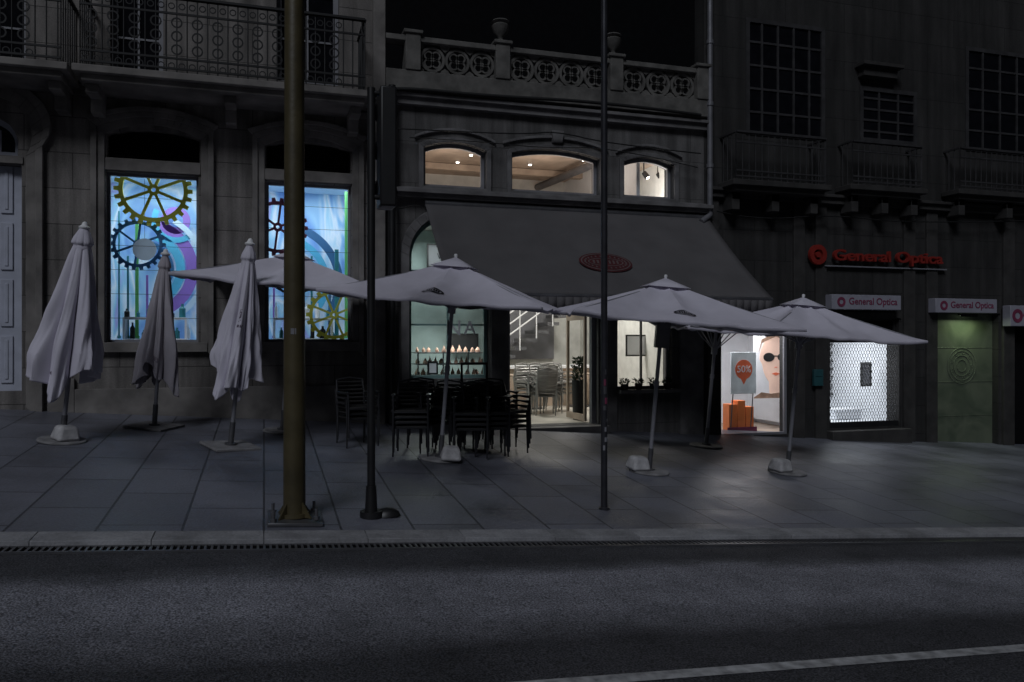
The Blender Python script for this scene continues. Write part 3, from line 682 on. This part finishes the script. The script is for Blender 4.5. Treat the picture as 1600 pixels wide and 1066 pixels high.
# ------------------------------------------------------------ building C (optician)
uC0,uC1=uB1+.004,30.0
o1=(U(1127),U(1235),Z(1181,681),Z(1181,505)); o2=(U(1297),U(1405),Z(1350,668),Z(1350,497)); o3=(U(1465),U(1560),Z(1512,704),Z(1512,490)); o4=(U(1585),U(1700),Z(1600,715),Z(1600,500))
g1=(U(1165),U(1288),Z(1220,215),Z(1220,35)); g2=(U(1343),U(1432),Z(1390,225),Z(1390,140)); g3=(U(1508),U(1640),Z(1560,240),Z(1560,80))
C=thing('optician_building','stone building with glazed galleries over an optician shop','building',(9,W,gz(9,W)))
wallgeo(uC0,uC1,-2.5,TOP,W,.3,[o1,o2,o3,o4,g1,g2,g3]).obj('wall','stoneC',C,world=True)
g=G(); zq=Z(1330,318); g.box(uC0+.05,W-.12,zq-.05,uC1,W+.02,zq+.05); g.box(uC0+.05,W-.18,zq+.05,uC1,W+.02,zq+.10)
for a in (1104,1238,1272,1410,1445,1565): g.box(U(a),W-.05,-2.5,U(a+17),W+.02,zq-.05)
for o in (o1,o2,o3,o4): g.box(o[0]-.02,W-.035,o[3],o[1]+.02,W+.02,o[3]+.1)
zz=Z(1365,105); g.box(U(1335),W-.25,zz-.06,U(1397),W+.02,zz); g.box(U(1340),W-.16,zz-.22,U(1392),W+.02,zz-.062)
g.obj('moulding','stoneC2',C,world=True,bevel=.006)
M['gal']=mat('gallery_timber',(.040,.039,.041),.8,noise=.3,spec=.2)
for o,nx in((g1,4),(g2,2),(g3,4)): window(C,o,W-.02,.07,'gal','dglass',nx,4,name='gallery_window',bar=.035)
balcony('balcony',U(1150,W-.45),U(1290,W-.45),Z(1220,285,W-.45),.75,C,'gal','stoneC2',W-.45,False)
balcony('balcony',U(1332,W-.35),U(1440,W-.35),Z(1385,292,W-.35),.72,C,'gal','stoneC2',W-.35,False)
balcony('balcony',U(1500,W-.35),U(1660,W-.35),Z(1560,300,W-.35),.72,C,'gal','stoneC2',W-.35,False)
window(C,o1,W+.1,.035,'wframe','glass',0,0,name='shop_window')
window(C,(o2[0],o2[1],Z(1350,531),o2[3]),W+.1,.035,'dframe','dglass',0,0,name='transom_window')
czC=Z(1300,500); fzC=o1[2]-.02
fzD=o2[2]
room(U(1110),U(1268,W+.5),W+.301,W+2.2,fzC,czC,['optw','optw','wood','optw'],C,'shop_interior')
room(U(1285),U(1440),W+.301,W+2.6,fzD,czC,['optw','optw','optw','optw'],C,'shop_interior')
area((U(1185),W+.6,czC-.03),1.2,.4,30,(.97,.97,1)); area((U(1352),W+1.3,czC-.03),1.1,.9,30,(.94,.97,1))
g=G(); sv=W+.06; s=.056; n=int((o2[1]-o2[0])/s); s=(o2[1]-o2[0])/n; nz=int((Z(1350,533)-o2[2])/s)
for j in range(nz):
    z=o2[2]+j*s
    for i in range(n):
        x=o2[0]+i*s+(s/2 if j%2 else 0)
        if x+s>o2[1]+.001: continue
        g.tube([(x,sv,z),(x+s*.12,sv,z+s*.55),(x+s/2,sv,z+s),(x+s*.88,sv,z+s*.55),(x+s,sv,z)],.0036,n=4)
g.cyl((o2[0],sv,Z(1350,533)),(o2[1],sv,Z(1350,533)),.03); g.box(o2[0],sv-.03,o2[2]-.02,o2[1],sv+.03,o2[2]+.1)
g.obj('lattice_shutter','black',C,world=True)
g=G(); g.box(o2[0]-.1,W-.2,o2[2]-.8,o2[1]+.1,W+.31,o2[2]-.03); g.obj('door_step','stoneC2',C,world=True,bevel=.01)
ev=W+2.35
e=thing('eyewear_shelving','bright white wall shelving filled with rows of spectacles','shelves',(U(1352,ev),ev,fzD))
hw=(U(1440,ev)-U(1290,ev))/2; g=G()
for k in range(9): g.box(-hw,0,.35+k*.17,hw,.16,.365+k*.17)
for k in range(6): x=-hw+2*hw*k/5; g.box(x-.01,0,.2,x+.01,.18,1.9)
g.obj('shelves','wframe',e)
g=G()
for k in range(9):
    for i in range(13):
        x=-hw+.09+i*(2*hw-.1)/13; z=.38+k*.17
        for d in (-.042,.042): g.add([(x+d-.036,-.01,z+.01),(x+d+.036,-.01,z+.01),(x+d+.039,-.01,z+.07),(x+d-.039,-.01,z+.07)],[(0,1,2,3)])
        g.box(x-.01,-.012,z+.045,x+.01,-.006,z+.055); g.box(x-.085,-.01,z+.045,x-.079,.12,z+.055); g.box(x+.079,-.01,z+.045,x+.085,.12,z+.055)
g.obj('spectacles','black',e)
frame_poster(1353,585,.24,.46,W+1.0,'wframe','dark framed mirror standing inside the optician shop','mirror')
e=thing('shop_counter','low white counter inside the optician doorway','counter',(U(1315,W+1.4),W+1.2,fzD)); g=G(); g.box(-.3,0,0,.3,.4,.18); g.obj('body','optw',e,bevel=.02); g=G(); g.box(-.32,-.03,.18,.32,.43,.2); g.obj('worktop','optw',e)
p=P(1162,583,W+.5); e=thing('sale_poster','sale poster with large red disc and discount number','poster',(p[0],p[1],p[2]))
g=G(); g.box(-.25,0,-.36,.25,.02,.36); g.obj('board','pboard',e,bevel=.004)
g=G(); g.cyl((0,-.006,.06),(0,-.001,.06),.17,n=32); g.prism([(-.08,-.06),(.08,-.06),(0,-.2)],-.005,-.001); g.obj('red_disc','redp',e)
text('50%',p[0]-.13,p[0]+.14,p[2]+.07,p[1]-.008,'white',e,'lettering',.002)
g=G(); g.cyl((-.2,.02,-.36),(-.2,.1,fzC-p[2]),.01); g.cyl((.2,.02,-.36),(.2,.1,fzC-p[2]),.01); g.obj('stand_legs','greym',e)
p=P(1212,572,W+.9); e=thing('portrait_poster','large advertising poster of a face wearing sunglasses','poster',(p[0],p[1],p[2]))
g=G(); g.box(-.46,0,-.58,.42,.02,.62); g.obj('board','optw',e)
g=G(); g.prism([(.34*math.cos(a)*(1 if math.sin(a)>0 else .85),.12+.46*math.sin(a)) for a in [i*math.pi/16 for i in range(32)]],-.006,-.001); g.prism([(-.13,-.5),(.13,-.5),(.15,-.22),(-.15,-.22)],-.005,-.001); g.obj('face_print','skin',e)
g=G(); g.prism([(-.36,.25),(-.30,.48),(0,.61),(.30,.48),(.36,.25),(.30,.42),(0,.535),(-.30,.42)],-.009,-.002); g.prism([(-.46,-.56),(-.3,-.47),(-.1,-.5),(.1,-.48),(.42,-.54),(.42,-.58),(-.46,-.58)],-.008,-.002); g.obj('hair_print','hairp',e)
g=G()
for sx in(-1,1): g.prism([(sx*.15+.115*math.cos(a),.16+.08*math.sin(a)) for a in [i*math.pi/12 for i in range(24)]],-.012,-.003)
g.box(-.04,-.012,.17,.04,-.003,.19)
g.obj('sunglasses_print','black',e)
g=G(); g.prism([(-.09,-.14),(0,-.115),(.09,-.14),(0,-.175)],-.01,-.003); g.prism([(-.035,-.03),(.035,-.03),(.02,-.015),(-.02,-.015)],-.01,-.003); g.obj('mouth_print','redp',e)
p=P(1158,648,W+.6); e=thing('display_box','orange boxes stacked as a low stand in the shop window','display',(p[0],p[1],fzC))
g=G()
for k,(a,h) in enumerate(((-.24,.5),(-.07,.56),(.1,.45))): g.box(a,0,0,a+.155,.2,h)
g.obj('boxes','orange',e,bevel=.005); g=G(); g.box(-.28,-.03,-.0,.3,-.01,.1); g.obj('front_panel','maroon',e)
# solid shutter
m,nt,b=newmat('green_shutter'); N=nt.nodes.new; L=nt.links.new
tc=N('ShaderNodeTexCoord'); mp=N('ShaderNodeMapping'); L(tc.outputs['Object'],mp.inputs[0])
n=N('ShaderNodeTexNoise'); n.inputs['Scale'].default_value=1.6; n.inputs['Distortion'].default_value=2; L(mp.outputs[0],n.inputs['Vector'])
r=N('ShaderNodeValToRGB'); r.color_ramp.elements[0].position=.3; r.color_ramp.elements[0].color=(.08,.10,.07,1); r.color_ramp.elements[1].position=.7; r.color_ramp.elements[1].color=(.135,.155,.11,1)
L(n.outputs['Fac'],r.inputs[0]); L(r.outputs[0],b.inputs['Base Color']); b.inputs['Roughness'].default_value=.45; b.inputs['Metallic'].default_value=.1; M['gshut']=m
g=G(); g.box(o3[0],W+.13,o3[2]-.3,o3[1],W+.16,o3[3])
for k in range(1,4): z=o3[2]+(o3[3]-o3[2])*k/4; g.box(o3[0],W+.124,z-.008,o3[1],W+.13,z+.008)
cx,cz_=(o3[0]+o3[1])/2-.02,Z(1512,572)
for rr_ in (.12,.2,.28,.34): g.ring(cx,cz_,rr_-.018,rr_,W+.121,W+.1305,48)
for q_ in range(9):
    an=q_*.7; g.ring(cx+.24*math.cos(an),cz_+.24*math.sin(an),.02,.032,W+.122,W+.1303,14)
g.obj('roller_shutter','gshut',C,world=True,bevel=.004)
g=G(); g.box(o4[0],W+.13,o4[2]-.3,o4[1],W+.16,o4[3]); g.obj('closed_shutter','dark',C,world=True)
e=thing('shutter_lamp','small greenish lamp glowing over a closed shutter','light',((o3[0]+o3[1])/2,W+.02,o3[3]-.03)); g=G(); g.box(-.2,-.03,0,.2,.03,.03); g.box(-.2,-.035,-.03,.2,-.03,.03); g.obj('housing','black',e); g=G(); g.box(-.15,-.02,-.012,.15,.02,0); g.obj('tube','lampc',e)
area(((o3[0]+o3[1])/2,W-.10,o3[3]-.07),.5,.06,4.2,(.80,1,.62),(R(-10),0,0))
# signs
p0,p1=U(1302,W-.1),U(1472,W-.1); zz=Z(1388,404,W-.1)
S=thing('shop_sign','red raised shop lettering with round emblem over a strip standing in for a glow','sign',(p0,W-.1,zz))
text('General Optica',p0,p1,zz,W-.1,'red',S,'lettering',.03,h=.25,bold=.018)
g=G(); cx,cz_=U(1278,W-.1),Z(1278,398,W-.1); g.ring(cx,cz_,.09,.17,W-.12,W-.06,32); g.ring(cx,cz_,.0,.05,W-.12,W-.06,20); g.obj('emblem','red',S,world=True)
g=G(); g.box(U(1285),W-.08,zz-.17,U(1474),W-.005,zz-.15); g.obj('strip','wframe',S,world=True)  # pale bar painted in place of the glow beneath the letters
for a,b,y0,y1,s in((1300,1408,461,484,'General Optica'),(1462,1558,467,489,'General Optica'),(1579,1660,478,510,'General Optica')):
    v=W-.22; u0,u1=U(a,v),U(b,v); z0,z1=Z((a+b)/2,y1,v),Z((a+b)/2,y0,v)
    e=thing('box_sign','white lilac sign box with maroon shop name over a doorway','sign',((u0+u1)/2,v,z0),'sign boxes over the optician doors')
    g=G(); g.box(u0,v,z0,u1,W-.051,z1); g.obj('box','panel',e,world=True,bevel=.008)
    d=u1-u0; h=z1-z0; text(s,u0+d*.24,u1-d*.06,(z0+z1)/2,v-.004,'maroon',e,'lettering',.003,bold=.01)
    g=G(); g.ring(u0+d*.13,(z0+z1)/2,h*.16,h*.33,v-.008,v-.001,24); g.obj('emblem','maroon',e,world=True)
g=G(); g.box(-.09,-.06,-.14,.09,0,.14); g.box(-.07,-.07,.02,.07,-.06,.12); o=g.obj('wall_box','tealb',bevel=.008); o.location=P(1276,590,W-.055); tag(o,'small teal metal box fixed to the shop wall','wall box')
# ------------------------------------------------------------ pipes and cables
g=G(); x=U(1101)+.02; g.cyl((x,W-.13,Z(1100,338)),(x,W-.13,TOP),.045)
for z in (3.4,4.4,5.4,6.4): g.cyl((x,W-.13,z),(x,W-.13,z+.06),.058)
g.cyl((x,W-.13,Z(1100,338)),(x-.2,W-.2,Z(1100,350)),.045)
M['pipe']=mat('pale_pipe',(.22,.22,.24),.35,metal=.4)
tag(g.obj('downpipe','pipe'),'pale metal rainwater downpipe running down between two facades','downpipe')
g=G(); x=uA1+.02; g.cyl((x+.09,W-.22,gz(x,W)),(x+.09,W-.22,Z(600,140)),.05); tag(g.obj('downpipe','black'),'dark downpipe at the corner of the stone building','downpipe')
def cable(pts,lab,r=.016):
    cu=bpy.data.curves.new('cable','CURVE'); cu.dimensions='3D'; cu.bevel_depth=r; cu.bevel_resolution=2; s=cu.splines.new('NURBS'); s.points.add(len(pts)-1); s.order_u=3; s.use_endpoint_u=True
    for q,p in zip(s.points,pts): q.co=(*p,1)
    o=bpy.data.objects.new('tmp',cu); col.objects.link(o); me=bpy.data.meshes.new_from_object(o.evaluated_get(bpy.context.evaluated_depsgraph_get())); bpy.data.objects.remove(o)
    me.materials.clear(); me.materials.append(M['wire']); o=bpy.data.objects.new('cable',me); col.objects.link(o); tag(o,lab,'cable','cables strung along the facades')
v=W-.2
cable([P(x,y,v) for x,y in((-100,100),(0,122),(130,128),(260,142),(420,152),(530,162),(575,158),(600,140),(640,138),(760,150),(950,160),(1095,180))],'thick black cable strung along the facade',.026)
cable([P(x,y,v+.04) for x,y in((-60,118),(100,126),(300,150),(500,172),(590,176))],'thin black cable strung along the facade',.012)
cable([P(x,y,v) for x,y in((600,200),(700,205),(820,210),(870,205),(950,225),(1095,240))],'thin black cable strung along the facade',.010)
cable([P(x,y,v) for x,y in((640,215),(760,222),(850,232),(960,230),(1090,262))],'thin black cable strung along the facade',.008)
cable([P(x,y,v) for x,y in((1120,330),(1180,345),(1300,335),(1420,350),(1600,345))],'thin black cable strung along the facade',.010)
cable([P(x,y,v) for x,y in((600,300),(615,330),(650,318),(660,325))],'thin black cable strung along the facade',.010)
# ------------------------------------------------------------ umbrellas
NRM=Vector((.066,-.056,1)).normalized(); QT=Vector((0,0,1)).rotation_difference(NRM)
def ubase(e,block,plate):
    g=G()
    if plate=='round': g.lathe([(0,.001),(.235,.001),(.235,.02),(.22,.03),(0,.03)],n=32)
    else: g.box(-.25,-.25,.001,.25,.25,.03)
    g.obj('base_plate','baseplate',e,bevel=.006)
    if block:
        g=G(); g.add([(-.12,-.12,.03),(.12,-.12,.03),(.12,.12,.03),(-.12,.12,.03),(-.085,-.085,.18),(.085,-.085,.18),(.085,.085,.18),(-.085,.085,.18)],[(0,3,2,1),(4,5,6,7),(0,1,5,4),(1,2,6,5),(2,3,7,6),(3,0,4,7)])
        o=g.obj('counterweight','conc',e,bevel=.03); o.location=(block[0],block[1],0); o.rotation_euler[2]=.3
    g=G(); g.cyl((0,0,.03),(0,0,.28),.03,n=16); g.cyl((0,0,.03),(0,0,.05),.065,n=16); g.obj('pole_socket','greym',e)
def closed(px,py,H,Rb,L,seed,fm,lab,block,yaw=0,marks=(),tilt=0):
    q=GP(px,py); e=thing('closed_umbrella',lab,'umbrella',q,'patio umbrellas on the pavement'); e.rotation_mode='QUATERNION'; e.rotation_quaternion=Quaternion((0,1,0),tilt)@QT@Quaternion((0,0,1),yaw)
    ubase(e,block,'square' if not block else 'round')
    g=G(); g.cyl((0,0,.03),(0,0,H-.04),.022,n=16); g.obj('pole','upole',e)
    rr=random.Random(seed); g=G(); n=200; m=110
    nf=8; ph=[rr.uniform(-.16,.16) for _ in range(nf)]; am=[rr.uniform(.45,1.5) for _ in range(nf)]; hl=[rr.uniform(-.13,.10) for _ in range(nf)]
    pr=[(0,.03),(.03,.055),(.08,.10),(.115,.12),(.13,.09),(.2,.125),(.35,.18),(.5,.235),(.7,.30),(.85,.345),(1,.36)]
    def rad(t):
        for (a,x),(b,y) in zip(pr[:-1],pr[1:]):
            if a<=t<=b: return (x+(y-x)*(t-a)/(b-a))/.36*Rb
        return Rb
    for j in range(m+1):
        t=j/m
        for i in range(n):
            a=2*math.pi*i/n; f=a/(2*math.pi)*nf; k=int(f)%nf; fr=f-int(f)
            fold=abs(math.sin(math.pi*(fr)))
            w=am[k]; amp=min(1,t*1.8)*.5
            r=max(rad(t),.035)*(1-amp*.95+amp*w*1.15*fold**.7)
            r*=1+.06*t*math.sin(a*19+3*math.sin(t*5+seed)+k)+.05*math.sin(a*3+t*7+seed)*t+.035*math.sin(t*21+k*2.3)*t+.02*t*math.sin(a*37+t*17)
            tw=ph[k]*t+.35*t*math.sin(seed)
            z=H-.02-L*t+(t**4)*(hl[k]*fold*1.5+.08*math.sin(a*2+seed))
            g.v.append((r*math.cos(a+tw),r*math.sin(a+tw)*.9,z))
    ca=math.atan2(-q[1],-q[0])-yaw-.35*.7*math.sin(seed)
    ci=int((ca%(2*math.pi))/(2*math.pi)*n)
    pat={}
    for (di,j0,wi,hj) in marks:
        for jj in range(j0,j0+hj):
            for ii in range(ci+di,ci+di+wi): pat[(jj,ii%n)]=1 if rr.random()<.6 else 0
    for j in range(m):
        for i in range(n):
            a=j*n+i; b=j*n+(i+1)%n; g.f.append((a,a+n,b+n,b)); g.m.append(pat.get((j,i),0))
    g.obj('canopy',[fm,'prt'],e,solid=.004)
    g=G(); g.lathe([(0,H+.03),(.02,H+.02),(.03,H-.01),(.055,H-.03),(.05,H-.045),(0,H-.045)],n=16); g.obj('finial','white',e)
    g=G(); rt=rad(.13)*1.04; g.lathe([(rt,H-.02-L*.155),(rt*1.04,H-.02-L*.145),(rt,H-.02-L*.135)],n=24); g.obj('strap',fm,e)
    return e
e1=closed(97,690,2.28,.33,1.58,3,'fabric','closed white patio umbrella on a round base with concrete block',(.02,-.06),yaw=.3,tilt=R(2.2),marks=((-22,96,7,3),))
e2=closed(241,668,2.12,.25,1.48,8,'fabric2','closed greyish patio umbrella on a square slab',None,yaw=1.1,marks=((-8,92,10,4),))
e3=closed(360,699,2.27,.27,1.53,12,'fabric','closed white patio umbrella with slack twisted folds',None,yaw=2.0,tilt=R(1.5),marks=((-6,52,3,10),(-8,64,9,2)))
def open_umb(px,py,H,a,rot,lab,block,drop=.42,logo=False,box=False,seed=0):
    q=GP(px,py); e=thing('open_umbrella',lab,'umbrella',q,'patio umbrellas on the pavement'); e.rotation_mode='QUATERNION'; e.rotation_quaternion=QT@Quaternion((0,0,1),rot)
    ubase(e,block,'round')
    g=G(); g.cyl((0,0,.03),(0,0,H-.03),.023,n=16); g.cyl((0,0,1.0),(0,0,1.06),.032,n=16); g.obj('pole','upole',e)
    g=G()
    def surf(x,y,a=a,drop=drop,top=H):
        r=max(abs(x),abs(y))/a
        an=math.atan2(y,x); s=abs(math.sin(4*an))
        sag=.06*s*math.sin(math.pi*min(1,r*.9))
        k=1-.045*r*r*s
        z=top-drop*(r**.92)-sag+.02*r*r*(abs(x*y)/(a*a))+.008*r*math.sin(an*11+seed+r*6)+.005*r*math.sin(an*23+seed*2+r*11)
        return (x*k,y*k,z)
    rings=20; per=96; g.v.append((0,0,H))
    def sq(t):
        an=2*math.pi*t; c,s_=math.cos(an),math.sin(an); m=max(abs(c),abs(s_)); return c/m,s_/m
    for j in range(1,rings+1):
        for i in range(per):
            x,y=sq(i/per); g.v.append(surf(x*a*j/rings,y*a*j/rings))
    for i in range(per): g.f.append((0,1+i,1+(i+1)%per)); g.m.append(0)
    for j in range(rings-1):
        for i in range(per):
            p=1+j*per+i; q2=1+j*per+(i+1)%per; g.f.append((p,p+per,q2+per,q2)); g.m.append(0)
    o=len(g.v)
    for i in range(per):
        v_=g.v[1+(rings-1)*per+i]; g.v.append((v_[0]*1.002,v_[1]*1.002,v_[2]-.03))
    for i in range(per):
        p=1+(rings-1)*per+i; q2=1+(rings-1)*per+(i+1)%per; g.f.append((p,o+i,o+(i+1)%per,q2)); g.m.append(0)
    g.obj('canopy','fabric',e,solid=.003)
    g=G(); c=.2*a; vs=[(0,0,H+.035)]
    for i in range(16):
        x,y=sq(i/16); vs.append((x*c,y*c,H-drop*.18+.005))
    g.add(vs,[(0,1+i,1+(i+1)%16) for i in range(16)]); g.obj('vent_cap','fabric',e,solid=.003)
    g=G(); g.lathe([(0,H+.075),(.018,H+.07),(.02,H+.05),(.015,H+.03),(0,H+.02)],n=12); g.obj('finial','white',e)
    g=G(); hub=H-.55
    for i in range(8):
        x,y=sq(i/8); p=Vector(surf(x*a*.97,y*a*.97))-Vector((0,0,.015)); g.tube([(0,0,H-.04),tuple(p)],.009,n=6)
        mid=Vector((0,0,H-.04)).lerp(p,.5); g.tube([(0,0,hub),tuple(mid)],.008,n=6)
    g.cyl((0,0,hub-.05),(0,0,hub+.05),.045,n=14); g.obj('ribs','upole',e)
    if logo:
        g=G()
        def pt(x,d,off=.012):
            y=-(a*.80+d); r=abs(y)/a; s=abs(math.sin(4*math.atan2(y,x))); return (x*(1-.045*r*r*s),y*(1-.045*r*r*s)-off*.4,surf(x,y)[2]+off)
        nn_=24; vs=[]
        for i in range(nn_):
            q_=2*math.pi*i/nn_; vs.append(pt(.12*math.cos(q_),.055*math.sin(q_)))
        for i in range(nn_):
            q_=2*math.pi*i/nn_; vs.append(pt(.095*math.cos(q_),.036*math.sin(q_)))
        g.add(vs,[(i,(i+1)%nn_,nn_+(i+1)%nn_,nn_+i) for i in range(nn_)])
        for k in range(6):
            x=-.065+k*.024; g.add([pt(x,-.022),pt(x+.015,-.022),pt(x+.015,.022),pt(x,.022)],[(0,1,2,3)])
        g.obj('emblem','black',e,smooth=False)
    if box:
        g=G(); g.box(-.08,-.12,1.45,.08,-.03,1.8); g.box(-.06,-.13,1.6,.06,-.119,1.76); g.obj('control_box','greym',e,bevel=.01)
    return e
open_umb(441,675,2.24,1.16,R(-9),'open white patio umbrella behind the lamp post',None,drop=.40,seed=1)
open_umb(688,718,2.25,1.14,R(-26),'open white patio umbrella with small emblem beside stacked chairs',(.14,-.1),drop=.47,logo=True,seed=2)
open_umb(1014,738,2.22,1.19,R(-14),'open white patio umbrella with small emblem and pole box',(-.14,-.02),drop=.45,logo=True,box=True,seed=3)
open_umb(1230,739,2.16,1.0,R(-5),'open white patio umbrella in front of the optician shop',(-.12,-.03),drop=.42,seed=4)
open_umb(1103,698,1.95,.66,R(-10),'lower open white patio umbrella set close to the facade',None,drop=.24,seed=5)
# ------------------------------------------------------------ posts
q=GP(460,813)
e=thing('lamp_post','thick olive painted lamp post bolted to the pavement','lamp post',q)
g=G(); g.cyl((0,0,.03),(0,0,8),.083,.062,n=32); g.cyl((0,0,.03),(0,0,.06),.11,n=32); g.obj('post','olive',e)
g=G(); g.box(-.2,-.2,.004,.2,.2,.03)
o=g.obj('base_plate','greym',e,bevel=.004); o.rotation_euler=(.056,.066,0)
for sx in(-1,1):
    for sy in(-1,1):
        g=G(); g.cyl((sx*.155,sy*.155,.02),(sx*.155,sy*.155,.11),.012,n=8); g.cyl((sx*.155,sy*.155,.03),(sx*.155,sy*.155,.055),.026,n=6); g.obj('anchor_bolt','greym',e)
for an in range(4):
    g=G(); c,s=math.cos(an*math.pi/2+.78),math.sin(an*math.pi/2+.78)
    g.add([(c*.07-s*.006,s*.07+c*.006,.03),(c*.07+s*.006,s*.07-c*.006,.03),(c*.17+s*.006,s*.17-c*.006,.03),(c*.17-s*.006,s*.17+c*.006,.03),(c*.07-s*.006,s*.07+c*.006,.16),(c*.07+s*.006,s*.07-c*.006,.16)],[(0,1,5,4),(0,4,3),(1,2,5),(4,5,2,3),(0,3,2,1)])
    g.obj('gusset','olive',e)
g=G(); g.box(-.02,-.083,.0,.02,-.079,.045); o=g.obj('sticker','wframe',e); o.location=(-.01,0.004,1.42)
g=G(); g.box(-.45,-.05,7.95,.1,.05,8.05); g.box(-1.1,-.12,7.9,-.4,.12,8.02); g.obj('lamp_head','olive',e)
q=GP(580,808)
e=thing('traffic_light','slim black traffic light pole with signal head side on','traffic light',q)
g=G(); g.cyl((0,0,.0),(0,0,3.42),.032,n=18); g.cyl((0,0,.0),(0,0,.05),.09,n=18); g.cyl((0,0,.05),(0,0,.25),.05,.04,n=18); g.obj('pole','black',e)
hz=q[2]; z0=Z(610,325,q[1])-hz; z1=Z(610,140,q[1])-hz
g=G(); g.box(.06,-.10,z0,.19,.14,z1); g.box(.0,-.02,z1-.06,.08,.02,z1-.02); g.box(.0,-.02,z0+.06,.08,.02,z0+.1); g.obj('signal_head','black',e,bevel=.015)
for k in range(3):
    zc_=z0+(z1-z0)*(k+.5)/3; g=G(); n=14
    vs=[]
    for yy,r in((.14,.105),(.30,.10)):
        for i in range(n+1):
            a=-.3+(math.pi+.6)*i/n; vs.append((.125+r*math.cos(a),yy,zc_+r*math.sin(a)))
    g.add(vs,[(i,i+1,n+2+i,n+1+i) for i in range(n)]); g.obj('lens_hood','black',e,solid=.004)
    g=G(); g.cyl((.125,.14,zc_),(.125,.155,zc_),.095,n=24); g.obj('lens','dglass',e)
g=G(); g.lathe([(0,0),(.09,0),(.08,.05),(.04,.09),(0,.1)],n=14); o=g.obj('foot_clamp','black',e); o.location=(.13,.02,-.005); o.scale=(1.2,.8,.7)
q=GP(944,796)
e=thing('sign_pole','slim grey steel pole covered with small worn stickers','pole',q)
M['polegrey']=mat('worn_pole',(.05,.05,.058),.35,metal=.5,noise=.3)
g=G(); g.cyl((0,0,.0),(0,0,7),.030,n=20); g.cyl((0,0,0),(0,0,.02),.05,n=20); g.obj('post','polegrey',e)
rr=random.Random(4)
for k in range(9):
    z=.55+k*.085+rr.uniform(-.02,.02); a0=rr.uniform(-2.4,-1.4); g=G(); vs=[]; h=rr.uniform(.03,.07); w=rr.uniform(.5,1.1)
    for i in range(6):
        a=a0+w*i/5
        for zz in(z,z+h): vs.append((.0325*math.cos(a),.0325*math.sin(a),zz))
    g.add(vs,[(2*i,2*i+2,2*i+3,2*i+1) for i in range(5)]); g.obj('sticker',rr.choice(['wframe','maroon','greym','baseplate']),e)
# ------------------------------------------------------------ light
el=R(42)
S_=Vector((-.5,-.86,0)).normalized()*math.cos(el)+Vector((0,0,math.sin(el)))
l=bpy.data.lights.new('night_key','SUN'); l.energy=.88; l.angle=R(20); l.color=(.86,.91,1.0)
o=bpy.data.objects.new('night_key',l); o.rotation_mode='QUATERNION'; o.rotation_quaternion=S_.to_track_quat('Z','Y'); col.objects.link(o)
w=bpy.data.worlds.new('World'); sc.world=w; w.use_nodes=True; nt=w.node_tree
sk=nt.nodes.new('ShaderNodeTexSky'); sk.sky_type='NISHITA'; sk.sun_disc=False; sk.sun_elevation=el; sk.sun_rotation=math.atan2(S_.x,S_.y)
nt.links.new(sk.outputs[0],nt.nodes['Background'].inputs[0]); nt.nodes['Background'].inputs[1].default_value=.0012
cam=bpy.data.cameras.new('Camera'); cam.sensor_width=36; cam.lens=F/1600*36; cam.clip_end=500
o=bpy.data.objects.new('Camera',cam); o.location=(0,0,EYE); o.rotation_euler=(R(90),0,-TH); col.objects.link(o); sc.camera=o
sc.view_settings.view_transform='Standard'; sc.view_settings.look='None'; sc.view_settings.exposure=0
